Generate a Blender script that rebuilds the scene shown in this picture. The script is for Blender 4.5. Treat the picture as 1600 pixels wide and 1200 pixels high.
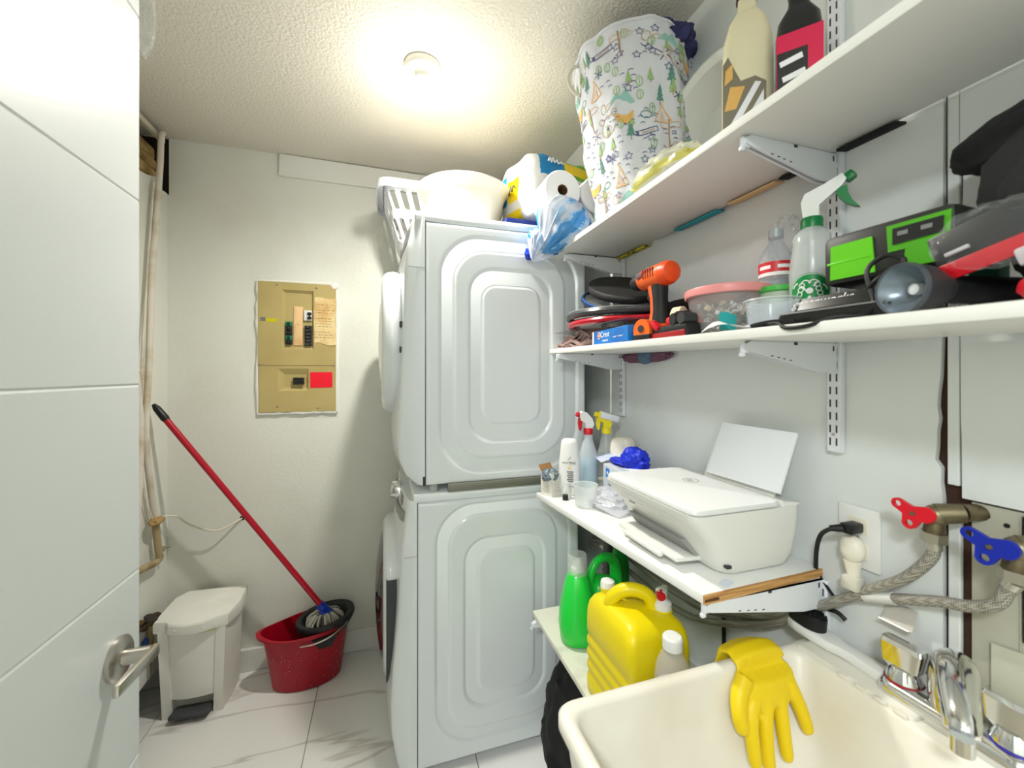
import bpy, bmesh, math, random
from mathutils import Vector, Matrix, noise
from math import pi, sin, cos, radians as rad

for o in list(bpy.data.objects): bpy.data.objects.remove(o, do_unlink=True)
S = bpy.context.scene
COL = S.collection
random.seed(7)

# ---------------------------------------------------------------- camera
cd = bpy.data.cameras.new('camera'); cam = bpy.data.objects.new('camera', cd); COL.objects.link(cam)
cam.location = (0, 0, 1.404); cam.rotation_euler = (pi/2, 0, -rad(17.5))
cd.sensor_width = 36; cd.lens = 14.29; cd.shift_y = -0.01
cd.clip_start = 0.02
cd.dof.use_dof = True; cd.dof.focus_distance = 1.45; cd.dof.aperture_fstop = 4.0
S.camera = cam

# ---------------------------------------------------------------- world, light, exposure
w = bpy.data.worlds.new('world'); S.world = w; w.use_nodes = True
w.node_tree.nodes['Background'].inputs[0].default_value = (.9, .95, 1, 1)
w.node_tree.nodes['Background'].inputs[1].default_value = .3
S.view_settings.view_transform = 'Standard'; S.view_settings.look = 'None'
S.view_settings.gamma = 1; S.view_settings.use_curve_mapping = False
S.view_settings.exposure = 0.0
BULB_W = 67; GLOW_W = 1.8; HALL_W = 44
def lamp(name, kind, loc, energy, color, size, rot=None):
    l = bpy.data.lights.new(name, kind); l.energy = energy; l.color = color
    if kind == 'AREA': l.shape = 'DISK'; l.size = size
    else: l.shadow_soft_size = size
    o = bpy.data.objects.new(name, l); COL.objects.link(o); o.location = loc
    if rot: o.rotation_euler = rot
    return o
bl_ = lamp('bulb_light', 'SPOT', (.127, 1.428, 2.315), BULB_W, (1, .97, .88), .03)
bl_.data.spot_size = rad(178); bl_.data.spot_blend = 1.0
lamp('bulb_glow', 'POINT', (.127, 1.428, 2.315), GLOW_W, (1, .975, .92), .02)
lamp('hall_light', 'AREA', (-.75, -.85, 2.405), HALL_W, (.93, .985, 1), .4)

# ---------------------------------------------------------------- materials
def c(r, g=None, b=None):
    if g is None: g = b = r
    f = lambda v: ((v/255+.055)/1.055)**2.4 if v > 10.3 else v/255/12.92
    return (f(r), f(g), f(b), 1)
MATS = {}
def mat(name, col, rough=.5, metal=0, trans=0, alpha=1, bump=None, var=None, emit=0, coat=0, ior=1.45, spec=None):
    if name in MATS: return MATS[name]
    m = bpy.data.materials.new(name); m.use_nodes = True
    nt = m.node_tree; b = nt.nodes['Principled BSDF']
    b.inputs['Base Color'].default_value = col; b.inputs['Roughness'].default_value = rough
    b.inputs['Metallic'].default_value = metal; b.inputs['Transmission Weight'].default_value = trans
    b.inputs['Alpha'].default_value = alpha; b.inputs['IOR'].default_value = ior
    b.inputs['Coat Weight'].default_value = coat
    if spec is not None: b.inputs['Specular IOR Level'].default_value = spec
    if emit:
        b.inputs['Emission Color'].default_value = col; b.inputs['Emission Strength'].default_value = emit
    tc = None
    if bump or var: tc = nt.nodes.new('ShaderNodeTexCoord')
    if var:                                  # (second colour, scale, low, high[, stretch vector])
        n = nt.nodes.new('ShaderNodeTexNoise'); n.inputs['Scale'].default_value = var[1]; n.inputs['Detail'].default_value = 6
        r = nt.nodes.new('ShaderNodeMapRange'); r.inputs[1].default_value = var[2]; r.inputs[2].default_value = var[3]
        x = nt.nodes.new('ShaderNodeMix'); x.data_type = 'RGBA'
        if len(var) > 4:
            mp = nt.nodes.new('ShaderNodeMapping'); mp.inputs['Scale'].default_value = var[4]
            nt.links.new(tc.outputs['Object'], mp.inputs[0]); nt.links.new(mp.outputs[0], n.inputs[0])
        else: nt.links.new(tc.outputs['Object'], n.inputs[0])
        nt.links.new(n.outputs[0], r.inputs[0]); nt.links.new(r.outputs[0], x.inputs[0])
        x.inputs[6].default_value = col; x.inputs[7].default_value = var[0]
        nt.links.new(x.outputs[2], b.inputs['Base Color'])
    if bump:                                 # (scale, strength, distance)
        n = nt.nodes.new('ShaderNodeTexNoise'); n.inputs['Scale'].default_value = bump[0]; n.inputs['Detail'].default_value = 4
        nt.links.new(tc.outputs['Object'], n.inputs[0])
        k = nt.nodes.new('ShaderNodeBump'); k.inputs['Strength'].default_value = bump[1]; k.inputs['Distance'].default_value = bump[2]
        nt.links.new(n.outputs[0], k.inputs['Height']); nt.links.new(k.outputs[0], b.inputs['Normal'])
    MATS[name] = m
    return m

wall_m = mat('wall_paint', c(229, 230, 222), .45, bump=(60, .08, .01), var=(c(217, 217, 206), 2.2, .5, .75))
rwall_m = mat('right_wall_paint', c(226, 229, 228), .4, bump=(50, .08, .01), var=(c(216, 219, 217), 3, .5, .75))
ceil_m = mat('stippled_ceiling', c(228, 223, 210), .8, bump=(105, .5, .010))
board_m = mat('white_board', c(231, 231, 226), .4)
shelf_m = mat('white_shelf_laminate', c(233, 232, 226), .35)
brk_m = mat('white_metal_bracket', c(228, 231, 236), .35)
dark_m = mat('dark_gap', c(38, 30, 24), .9)
white_p = mat('white_plastic', c(236, 236, 233), .35)
cream_p = mat('cream_plastic', c(236, 230, 214), .35)
black_p = mat('black_plastic', c(20, 20, 22), .4)
black_g = mat('black_rubber', c(15, 16, 18), .55)
grey_p = mat('grey_plastic', c(120, 122, 120), .4)
dgrey_p = mat('charcoal_plastic', c(52, 53, 55), .45)
red_p = mat('red_plastic', c(196, 14, 32), .35)
chrome = mat('chrome', c(225, 226, 226), .12, 1)
steel = mat('brushed_steel', c(196, 190, 182), .3, 1)
appl_m = mat('appliance_enamel', c(228, 233, 235), .22, coat=.3)
clear_p = mat('clear_plastic', c(232, 236, 238), .12, alpha=.22, spec=.8)
frost_p = mat('frosted_plastic', c(228, 231, 228), .3, alpha=.62)
yellow_p = mat('yellow_plastic', c(234, 212, 4), .35)
green_p = mat('green_plastic', c(12, 178, 44), .35)
paper_m = mat('white_paper', c(238, 240, 244), .7)

# ---------------------------------------------------------------- mesh builder
class MB:
    def __init__(s): s.bm = bmesh.new()
    def raw(s, V, Fc, mi=0, M=None):
        vs = [s.bm.verts.new(M @ Vector(v) if M else v) for v in V]
        for f in Fc:
            try: s.bm.faces.new([vs[i] for i in f]).material_index = mi
            except ValueError: pass
        return s
    def take(s, bm2, mi=0, M=None):
        bm2.verts.index_update()
        s.raw([v.co.copy() for v in bm2.verts], [[v.index for v in f.verts] for f in bm2.faces], mi, M); bm2.free(); return s
    def box(s, ctr, size, r=0, rot=None, mi=0, seg=2, M=None):
        b = bmesh.new(); bmesh.ops.create_cube(b, size=1)
        for v in b.verts: v.co = Vector((v.co.x*size[0], v.co.y*size[1], v.co.z*size[2]))
        if r: bmesh.ops.bevel(b, geom=b.edges[:], offset=min(r, min(size)*.49), segments=seg, affect='EDGES', profile=.5)
        T = Matrix.Translation(ctr)
        if rot: T = T @ Matrix.Rotation(rot[2], 4, 'Z') @ Matrix.Rotation(rot[1], 4, 'Y') @ Matrix.Rotation(rot[0], 4, 'X')
        return s.take(b, mi, M @ T if M else T)
    def span(s, a, b, r=0, mi=0, seg=2):     # box between two corners
        return s.box([(p+q)/2 for p, q in zip(a, b)], [abs(p-q) for p, q in zip(a, b)], r, None, mi, seg)
    def tube(s, pts, r, n=8, mi=0, closed=False, cap=True):
        pts = [Vector(p) for p in pts]; N = len(pts)
        R = r if isinstance(r, (list, tuple)) else [r]*N
        V, Fc = [], []; up = None
        for i, p in enumerate(pts):
            if closed: t = pts[(i+1) % N]-pts[i-1]
            else: t = pts[min(i+1, N-1)]-pts[max(i-1, 0)]
            t.normalize()
            if up is None: up = t.orthogonal().normalized()
            up = (up-t*up.dot(t)); up = up.normalized() if up.length > 1e-6 else t.orthogonal().normalized()
            q = t.cross(up)
            for k in range(n):
                a = 2*pi*k/n; V.append(p+(up*cos(a)+q*sin(a))*R[i])
        L = N if closed else N-1
        for i in range(L):
            j = (i+1) % N
            for k in range(n):
                l = (k+1) % n; Fc.append((i*n+k, i*n+l, j*n+l, j*n+k))
        if not closed and cap: Fc += [tuple(range(n))[::-1], tuple((N-1)*n+k for k in range(n))]
        return s.raw(V, Fc, mi)
    def cyl(s, a, b, r0, r1=None, n=24, mi=0): return s.tube([a, b], [r0, r0 if r1 is None else r1], n, mi)
    def lathe(s, prof, n=32, M=None, mi=0, sx=1, sy=1):   # prof: (radius, height)
        V, Fc, rings = [], [], []
        for r, z in prof:
            if r < 1e-6: rings.append([len(V)]); V.append((0, 0, z))
            else:
                rings.append(list(range(len(V), len(V)+n)))
                V += [(r*cos(2*pi*k/n)*sx, r*sin(2*pi*k/n)*sy, z) for k in range(n)]
        for A, B in zip(rings, rings[1:]):
            for k in range(n):
                l = (k+1) % n
                if len(A) == 1 and len(B) == 1: break
                if len(A) == 1: Fc.append((A[0], B[l], B[k]))
                elif len(B) == 1: Fc.append((A[k], A[l], B[0]))
                else: Fc.append((A[k], A[l], B[l], B[k]))
        return s.raw(V, Fc, mi, M)
    def prism(s, poly, d, M=None, mi=0):     # polygon in xy pushed along z from 0 to d
        n = len(poly)
        V = [(x, y, 0) for x, y in poly]+[(x, y, d) for x, y in poly]
        return s.raw(V, [tuple(range(n))[::-1], tuple(range(n, 2*n))]+[(k, (k+1) % n, n+(k+1) % n, n+k) for k in range(n)], mi, M)
    def loft(s, rings, mi=0, cap=True, M=None):
        n = len(rings[0]); V = [p for r in rings for p in r]
        Fc = [(i*n+k, i*n+(k+1) % n, (i+1)*n+(k+1) % n, (i+1)*n+k) for i in range(len(rings)-1) for k in range(n)]
        if cap: Fc += [tuple(range(n))[::-1], tuple((len(rings)-1)*n+k for k in range(n))]
        return s.raw(V, Fc, mi, M)
    def grid(s, fn, nu, nv, mi=0, closed=False, M=None, mfn=None):
        W = nu if closed else nu+1
        vs = [s.bm.verts.new(M @ Vector(fn(i/nu, j/nv)) if M else Vector(fn(i/nu, j/nv))) for j in range(nv+1) for i in range(W)]
        for j in range(nv):
            for i in range(nu):
                k = (i+1) % W
                f = s.bm.faces.new((vs[j*W+i], vs[j*W+k], vs[(j+1)*W+k], vs[(j+1)*W+i]))
                f.material_index = mfn((i+.5)/nu, (j+.5)/nv) if mfn else mi
        return s
    def sph(s, ctr, rx, ry=None, rz=None, n=20, mi=0, M=None):
        ry = ry or rx; rz = rz or rx
        T = Matrix.Translation(ctr) @ Matrix.Diagonal((rx, ry, rz, 1))
        return s.lathe([(sin(pi*i/(n//2)), -cos(pi*i/(n//2))) for i in range(n//2+1)], n, (M @ T) if M else T, mi)
    def crumple(s, ctr, rad, amp, seed, n=40, mi=0, freq=6, mfn=None, flat=None):
        so = Vector((seed*3.1, seed*1.7, seed*.9))
        def fn(u, v):
            a = 2*pi*u; b = pi*(.003+.994*v)
            d = Vector((cos(a)*sin(b), sin(a)*sin(b), cos(b)))
            k = 1+amp*(1-2*abs(noise.noise(d*freq*.5+so)))+amp*.5*noise.noise(d*freq*1.7+so)
            p = Vector((d.x*rad[0]*k, d.y*rad[1]*k, d.z*rad[2]*k))
            if flat is not None: p.z = max(p.z, flat)
            return p+Vector(ctr)
        return s.grid(fn, n, n//2, mi, True, None, mfn)
    def gather(s, ctr, rad, axis, amp, seed, folds=9, n=96, mfn=None):
        # film bunched towards the tip of the axis: folds run along the meridians
        R = Vector((0, 0, 1)).rotation_difference(Vector(axis)).to_matrix()
        def fn(u, v):
            a = 2*pi*u; b = pi*(.004+.992*v); q = sin(b)
            k = 1+amp*(1-2.4*abs(noise.noise(Vector((cos(a)*folds*.33, sin(a)*folds*.33, seed+v*1.1)))))+amp*.45*noise.noise(Vector((cos(a)*folds, sin(a)*folds, seed*2+v*3)))
            k += .06*noise.noise(Vector((cos(a)*3, sin(a)*3, v*9+seed)))
            z = cos(b); taper = 1-.55*max(0, z)
            p = R @ Vector((cos(a)*q*k*taper, sin(a)*q*k*taper, z*(1+.25*max(0, z))))
            return Vector((p.x*rad[0], p.y*rad[1], p.z*rad[2]))+Vector(ctr)
        return s.grid(fn, n, n//2, 0, True, None, mfn)
    def text(s, txt, size, M, mi=0, ext=.0003, align='CENTER'):
        cu = bpy.data.curves.new('lettering', 'FONT'); cu.body = txt; cu.size = size; cu.extrude = ext
        cu.align_x = align; cu.align_y = 'CENTER'; cu.resolution_u = 3
        o = bpy.data.objects.new('lettering', cu); COL.objects.link(o)
        dg = bpy.context.evaluated_depsgraph_get(); me = bpy.data.meshes.new_from_object(o.evaluated_get(dg))
        s.raw([v.co.copy() for v in me.vertices], [list(p.vertices) for p in me.polygons], mi, M)
        bpy.data.objects.remove(o); bpy.data.meshes.remove(me); bpy.data.curves.remove(cu)
        return s
    def move(s, v):
        bmesh.ops.translate(s.bm, verts=s.bm.verts[:], vec=v); return s

def mesh_obj(name, mb, mats, smooth=True, angle=40):
    bmesh.ops.recalc_face_normals(mb.bm, faces=mb.bm.faces[:])
    me = bpy.data.meshes.new(name); mb.bm.to_mesh(me); mb.bm.free()
    for m in (mats if isinstance(mats, (list, tuple)) else [mats]): me.materials.append(m)
    if smooth:
        me.polygons.foreach_set('use_smooth', [True]*len(me.polygons)); me.set_sharp_from_angle(angle=rad(angle))
    o = bpy.data.objects.new(name, me); COL.objects.link(o)
    return o
def thing(name, label, cat, loc=(0, 0, 0), rz=0, group=None):
    o = bpy.data.objects.new(name, None); COL.objects.link(o); o.empty_display_size = .05
    o.location = loc; o.rotation_euler = (0, 0, rz); o['label'] = label; o['category'] = cat
    if group: o['group'] = group
    return o
def part(name, mb, mats, parent, world=False, label=None, smooth=True, angle=40):
    if world:                                  # vertices given in room coordinates
        q = parent; off = Vector((0, 0, 0))
        while q: off += q.location; q = q.parent
        mb.move(-off)
    o = mesh_obj(name, mb, mats, smooth, angle); o.parent = parent
    if label: o['label'] = label
    return o
def solo(name, mb, mats, label, cat, loc, group=None, world=True, smooth=True, angle=40):
    if world: mb.move(-Vector(loc))
    o = mesh_obj(name, mb, mats, smooth, angle); o.location = loc
    o['label'] = label; o['category'] = cat
    if group: o['group'] = group
    return o
def struct(name, mb, mats, parent=None, smooth=False):
    o = mesh_obj(name, mb, mats, smooth); o.parent = parent
    if parent is None: o['kind'] = 'structure'
    return o
def bez(pts, n=12):                            # smooth curve through the points
    P = [Vector(p) for p in pts]; out = []
    for i in range(len(P)-1):
        a, b, d, e = P[max(i-1, 0)], P[i], P[i+1], P[min(i+2, len(P)-1)]
        for k in range(n):
            t = k/n
            out.append(.5*((2*b)+(d-a)*t+(2*a-5*b+4*d-e)*t*t+(3*b-a-3*d+e)*t**3))
    return out+[P[-1]]
def rrect(w, h, r, n=5, cx=0, cy=0):
    out = []
    for x, y, a in ((w/2-r, h/2-r, 0), (-w/2+r, h/2-r, pi/2), (-w/2+r, -h/2+r, pi), (w/2-r, -h/2+r, 1.5*pi)):
        for k in range(n+1): out.append((cx+x+r*cos(a+pi/2*k/n), cy+y+r*sin(a+pi/2*k/n)))
    return out
def arc(cx, cy, r, a0, a1, n=10): return [(cx+r*cos(rad(a0+(a1-a0)*k/n)), cy+r*sin(rad(a0+(a1-a0)*k/n))) for k in range(n+1)]
BACK = Matrix(((1, 0, 0, 0), (0, 0, -1, 0), (0, 1, 0, 0), (0, 0, 0, 1)))      # local xy -> room xz, z -> -y (towards the viewer)
LEFTF = Matrix(((0, 0, -1, 0), (-1, 0, 0, 0), (0, 1, 0, 0), (0, 0, 0, 1)))    # local x -> -y, y -> z, z -> -x (faces the room's left)
UP = Matrix.Identity(4)
def T(x, y, z): return Matrix.Translation((x, y, z))
def RZ(a): return Matrix.Rotation(a, 4, 'Z')
def RX(a): return Matrix.Rotation(a, 4, 'X')
def RY(a): return Matrix.Rotation(a, 4, 'Y')
# ================================================================ room shell
H = 2.465; XL = -.93; XR = .87; YB = 2.213; YF = -1.5
grout = mat('tile_grout', c(178, 176, 168), .8)
HXL = -1.75
fl = struct('floor', MB().span((HXL-.1, YF-.1, -.1), (XR+.15, YB+.1, -.008)), grout)
tile_m = mat('marble_tile', c(238, 238, 236), .12)
nt = tile_m.node_tree; tcn = nt.nodes.new('ShaderNodeTexCoord'); mp = nt.nodes.new('ShaderNodeMapping')
mp.inputs['Rotation'].default_value = (0, 0, rad(-52)); mp.inputs['Scale'].default_value = (.55, 2.6, 1)
n1 = nt.nodes.new('ShaderNodeTexNoise'); n1.inputs['Scale'].default_value = 1.15; n1.inputs['Detail'].default_value = 4; n1.inputs['Distortion'].default_value = .35
m1 = nt.nodes.new('ShaderNodeMath'); m1.operation = 'SUBTRACT'; m1.inputs[1].default_value = .5
m2 = nt.nodes.new('ShaderNodeMath'); m2.operation = 'ABSOLUTE'
rp = nt.nodes.new('ShaderNodeValToRGB'); rp.color_ramp.elements[0].color = c(206, 201, 196); rp.color_ramp.elements[1].color = c(238, 238, 236); rp.color_ramp.elements[1].position = .012
for a, b in ((tcn.outputs['Object'], mp.inputs[0]), (mp.outputs[0], n1.inputs[0]), (n1.outputs[0], m1.inputs[0]), (m1.outputs[0], m2.inputs[0]), (m2.outputs[0], rp.inputs[0]), (rp.outputs[0], nt.nodes['Principled BSDF'].inputs['Base Color'])):
    nt.links.new(a, b)
xs = [-1.75, -1.489, -.885, -.281, .323, .87]; ys = [-1.5, -.9, .3, 1.5, 2.213]
for i in range(5):
    for j in range(4):
        struct('tile', MB().span((xs[i]+.0015, ys[j]+.0015, -.008), (xs[i+1]-.0015, ys[j+1]-.0015, 0), .001, seg=1), tile_m, fl)

struct('ceiling', MB().span((HXL-.1, YF-.1, H), (XR+.15, YB+.1, H+.08)), ceil_m)
struct('wall_back', MB().span((XL+.006, YB, -.05), (XR+.15, YB+.1, H)).span((XL-.15, YB, -.05), (XL+.006, YB+.1, 2.21)), wall_m)
struct('baseboard_back', MB().span((-.90, YB-.014, 0), (.86, YB+.005, .105), .003, seg=1), board_m)
tb = MB(); tb.prism([(-.481, 2.357), (.86, 2.357), (.86, 2.452), (-.478, 2.462)], .016, T(0, YB+.001, 0) @ BACK)
tr = struct('trim_1', tb, board_m)
# dark strip where the back wall stops short of the left wall
struct('wall_back.001', MB().span((XL-.15, YB+.01, 2.21), (XL+.0055, YB+.1, H)), dark_m)

# left wall: painted sheet with a ragged hole near the ceiling and another at the floor
wl = struct('wall_left', MB().span((XL-.18, .07, -.05), (XL-.1, YB+.1, H)), dark_m)
struct('wall_left.001', MB().span((HXL-.1, YF-.1, -.05), (HXL, -.05, H)), wall_m)
sheet = [(.07, .15), (1.7, .15), (2.0, .152), (2.06, .135), (2.14, .14), (YB+.01, .13), (YB+.01, 2.215), (2.19, 2.215), (2.175, 2.212), (2.11, 2.245), (2.05, 2.225), (1.99, 2.215), (1.9, 2.19), (1.8, 2.2), (1.72, 2.2), (1.7, 2.44), (.07, 2.44)]
mb = MB(); mb.prism(sheet, .02, Matrix(((0, 0, 1, XL-.02), (1, 0, 0, 0), (0, 1, 0, 0), (0, 0, 0, 1))))
struct('drywall_sheet', mb, wall_m, wl)
mb = MB(); mb.span((XL-.015, .07, 2.425), (XL+.004, 2.185, 2.447), .002, seg=1)
struct('ceiling_edge_strip', mb, mat('strip_paint', c(205, 198, 178), .6), wl)
stud_m = mat('old_timber', c(176, 148, 92), .85, var=(c(96, 66, 34), 5, .4, .7, (1, 1.5, 6)))
insul_m = mat('insulation_paper', c(190, 165, 108), .9, var=(c(120, 88, 48), 9, .45, .7))
z0 = 2.17
for k, (hh, mm) in enumerate(((.08, insul_m), (.055, insul_m), (.05, stud_m), (.055, stud_m))):
    mb = MB(); mb.box((XL-.055-.006*k, 1.93, z0+hh/2), (.06, .56, hh-.005), .008, (rad(random.uniform(-.6, .6)), 0, 0))
    struct('backing_board', mb, mm, wl); z0 += hh
mb = MB(); mb.span((XL-.012, 1.2, .15), (XL+.012, 2.06, .262), .004, seg=1); struct('patch_board', mb, board_m, wl)
struct('wall_front', MB().span((HXL-.1, YF-.1, -.05), (XR+.15, YF, H)), wall_m)
# stub of wall the door hangs on
struct('wall_front.001', MB().span((HXL, -.05, 0), (-.455, .07, H)), wall_m)
struct('trim_2', MB().span((-.455, -.07, 0), (-.428, .09, 2.08), .004, seg=1), board_m)

# right wall: drywall sheets over a dark cavity, with the pipe chase between them
wr = struct('wall_right', MB().span((XR+.011, YF-.1, -.05), (XR+.15, YB+.1, H)), mat('brown_gap', c(64, 42, 32), .9))
YZX = Matrix(((0, 0, 1, XR), (1, 0, 0, 0), (0, 1, 0, 0), (0, 0, 0, 1)))
rag = [(.4205, 0), (.421, .9), (.4215, 1.2), (.424, 1.225), (.4235, 1.25), (.431, 1.262), (.429, 1.285), (.4285, 1.31), (.426, 1.33), (.4285, 1.35), (.4275, 1.372), (.4245, 1.40), (.4225, 1.46), (.4215, 1.6), (.4205, 1.9), (.4205, H)]
mb = MB(); mb.prism([(YB, 0)]+rag+[(YB, H)], .010, YZX); struct('drywall_sheet', mb, rwall_m, wr)
mb = MB(); mb.span((XR+.001, .4005, .05), (XR+.0105, .4155, 1.19), .002); mb.span((XR+.001, .4018, 1.225), (XR+.0105, .4165, H), .002); struct('riser_strip', mb, rwall_m, wr)
up = [(YF, 1.208), (.398, 1.208), (.3985, 1.3), (.3995, 1.33), (.4003, 1.6), (.3985, 1.64), (.397, 1.69), (.3965, 1.745), (.4005, 1.75), (.4003, H), (YF, H)]
mb = MB(); mb.prism(up, .010, YZX); struct('drywall_sheet', mb, rwall_m, wr)
panel_m = mat('aged_cream_metal', c(186, 184, 168), .55, var=(c(160, 155, 135), 5, .5, .72))
mb = MB(); mb.prism([(.12, .05), (.3895, .05), (.3895, 1.204), (.12, 1.204)], .006, T(.006, 0, 0) @ YZX)
ap = struct('access_panel', mb, panel_m, wr)
for y_, z_ in ((.3725, 1.187), (.352, 1.18), (.36, .62)):
    struct('hole', MB().cyl((XR+.0053, y_, z_), (XR+.007, y_, z_), .0035, n=12), black_g, ap)
struct('panel_rib', MB().span((XR+.004, .337, .05), (XR+.0065, .3385, 1.2)), panel_m, ap)
mb = MB(); mb.prism([(.05, .3), (.3655, .3), (.3655, 1.0), (.05, 1.04)], .006, T(-.001, 0, 0) @ YZX)
struct('lower_panel', mb, mat('lower_panel_paint', c(196, 195, 176), .5), wr)
struct('gap', MB().span((XR+.001, .322, 1.02), (XR+.0058, .3345, 1.2)), black_g, wr)

# ---------------------------------------------------------------- door with milled grooves and lever handle
door_m = mat('door_paint', c(212, 217, 216), .35)
DX = -.39; y0, y1 = .095, .835
dm = MB(); gz = [.16, .464, .771, 1.078, 1.385, 1.692, 1.999]
prev = .008
prof = [(0, .008)]
for g in gz: prof += [(0, g-.003), (-.0018, g), (0, g+.003)]
prof += [(0, 2.05)]
outline = [(DX+p, z) for p, z in prof]+[(DX-.036, 2.05), (DX-.036, .008)]
dm.raw([(x, y0, z) for x, z in outline]+[(x, y1, z) for x, z in outline],
       [(k, (k+1) % len(outline), len(outline)+(k+1) % len(outline), len(outline)+k) for k in range(len(outline))])
n = len(outline)
for yy in (y0, y1):
    for i in range(len(prof)-1):
        dm.raw([(DX+prof[i][0], yy, prof[i][1]), (DX+prof[i+1][0], yy, prof[i+1][1]), (DX-.036, yy, prof[i+1][1]), (DX-.036, yy, prof[i][1])], [(0, 1, 2, 3)])
door = struct('door_1', dm, door_m)
hm = MB(); hy, hz_ = .775, .968
hm.lathe([(0, 0), (.032, 0), (.032, .006), (.028, .009), (.012, .010)], 32, T(DX, hy, hz_) @ RY(pi/2))
hm.lathe([(.0115, .008), (.0105, .02), (.011, .043), (.0, .043)], 24, T(DX, hy, hz_) @ RY(pi/2))
hm.box((DX+.042, hy-.034, hz_-.001), (.010, .095, .019), .004, (0, 0, rad(-4)))
hd = struct('door_handle', hm, steel, door, True)
struct('latch_plate', MB().span((DX-.03, y1-.001, hz_-.03), (DX-.006, y1+.001, hz_+.03)), steel, door)
for zz in (.25, 1.1, 1.85):
    struct('hinge', MB().cyl((DX-.002, y0-.006, zz-.045), (DX-.002, y0-.006, zz+.045), .006, n=12), steel, door)

# ceiling light
lt = thing('ceiling_light', 'bare bulb in a round white porcelain lampholder on the ceiling', 'light', (.127, 1.428, H))
pm = mat('porcelain', c(240, 238, 230), .25)
part('lampholder', MB().lathe([(0, 0), (.06, 0), (.061, -.008), (.054, -.02), (.034, -.026), (.026, -.036), (.026, -.05), (0, -.05)], 36), pm, lt)
for dx in (-.042, .042): part('screw', MB().cyl((dx, 0, -.0205), (dx, 0, -.026), .005, n=10), steel, lt)
bm_ = mat('lit_bulb', (1, .96, .88, 1), .4, emit=45)
part('bulb', MB().lathe([(0, -.05), (.014, -.05), (.016, -.062), (.024, -.075), (.029, -.09), (.0285, -.105), (.021, -.119), (.010, -.126), (0, -.128)], 24), bm_, lt)
ht = thing('hall_ceiling_light', 'round flush ceiling light in the hall behind the doorway', 'light', (-.75, -.85, H))
part('rim', MB().lathe([(0, 0), (.2, 0), (.2, -.03), (.19, -.035), (.185, -.03), (0, -.03)], 36), pm, ht)
part('diffuser', MB().lathe([(.185, -.031), (.17, -.045), (0, -.05)], 36), mat('lit_diffuser', (.95, .97, 1, 1), .5, emit=4), ht)
# ================================================================ washer and dryer
YN, YFAR = 1.439, 2.118
def sdr(x, z, b, r):                           # distance to a rounded rectangle b = (x0, x1, z0, z1)
    cx, cz, hx, hz = (b[0]+b[1])/2, (b[2]+b[3])/2, (b[1]-b[0])/2-r, (b[3]-b[2])/2-r
    dx, dz = abs(x-cx)-hx, abs(z-cz)-hz
    return math.hypot(max(dx, 0), max(dz, 0))+min(max(dx, dz), 0)-r
def sst(a, b, t):
    t = min(max((t-a)/(b-a), 0), 1); return t*t*(3-2*t)
def side_panel(x0, x1, z0, z1, rings):
    def fn(u, v):
        x = x0+(x1-x0)*u; z = z0+(z1-z0)*v; d = 0
        for (bo, ro, bi, ri) in rings:
            d += .0065*(1-sst(-.007, .007, sdr(x, z, bo, ro)))*sst(-.007, .007, sdr(x, z, bi, ri))
        e = min(x-x0, x1-x, z-z0, z1-z); d += .004*(1-sst(0, .006, e))
        return (x, YN+d, z)
    return MB().grid(fn, 150, 210)
def lerp_prof(P, z):
    for (xa, za), (xb, zb) in zip(P, P[1:]):
        if za >= z >= zb: return xa+(xb-xa)*(za-z)/(za-zb)
    return P[-1][0]
def front_panel(prof, zt, zb, xback, bow):
    # curved front sheet: profile in z, bowed across y, rounded at both sides
    def fn(u, v):
        y = YN+(YFAR-YN)*u; z = zt+(zb-zt)*v; q = 2*u-1
        e = min(u, 1-u)*(YFAR-YN)
        x = lerp_prof(prof, z)-bow*(1-q*q)
        k = max(0, 1-e/.035); x += (xback-x)*(1-math.sqrt(max(0, 1-k*k)))*.75
        return (x, y, z)
    mb = MB().grid(fn, 60, 60)
    N = 60
    for yy, uu in ((YN, 0), (YFAR, 1)):        # returns along both sides
        V = []
        for j in range(N+1):
            p = fn(uu, j/N); V += [p, (xback, yy, p[2])]
        mb.raw(V, [(2*j, 2*j+1, 2*j+3, 2*j+2) for j in range(N)])
    V = [fn(i/N, 0) for i in range(N+1)]+[(xback, YN+(YFAR-YN)*i/N, zt) for i in range(N+1)]
    mb.raw(V, [(i, i+1, N+2+i, N+1+i) for i in range(N)])
    V = [fn(i/N, 1) for i in range(N+1)]+[(xback, YN+(YFAR-YN)*i/N, zb) for i in range(N+1)]
    mb.raw(V, [(i, i+1, N+2+i, N+1+i) for i in range(N)])
    return mb
def oval_lathe(mb, prof, yc, zc, hy, hz, n=56, p=2.3, mi=0):
    rings = []
    for k, x in prof:
        r = []
        for i in range(n):
            a = 2*pi*i/n; ca, sa = cos(a), sin(a)
            m = (abs(ca)**p+abs(sa)**p)**(-1/p)
            r.append((x, yc+hy*k*m*ca, zc+hz*k*m*sa))
        rings.append(r)
    return mb.loft(rings, mi, True)
seam_m = mat('panel_seam', c(150, 153, 153), .6)
glass_d = mat('dark_door_glass', c(34, 36, 38), .06, coat=.5)
ctrl_m = mat('grey_trim', c(150, 151, 148), .3, .4)

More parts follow.
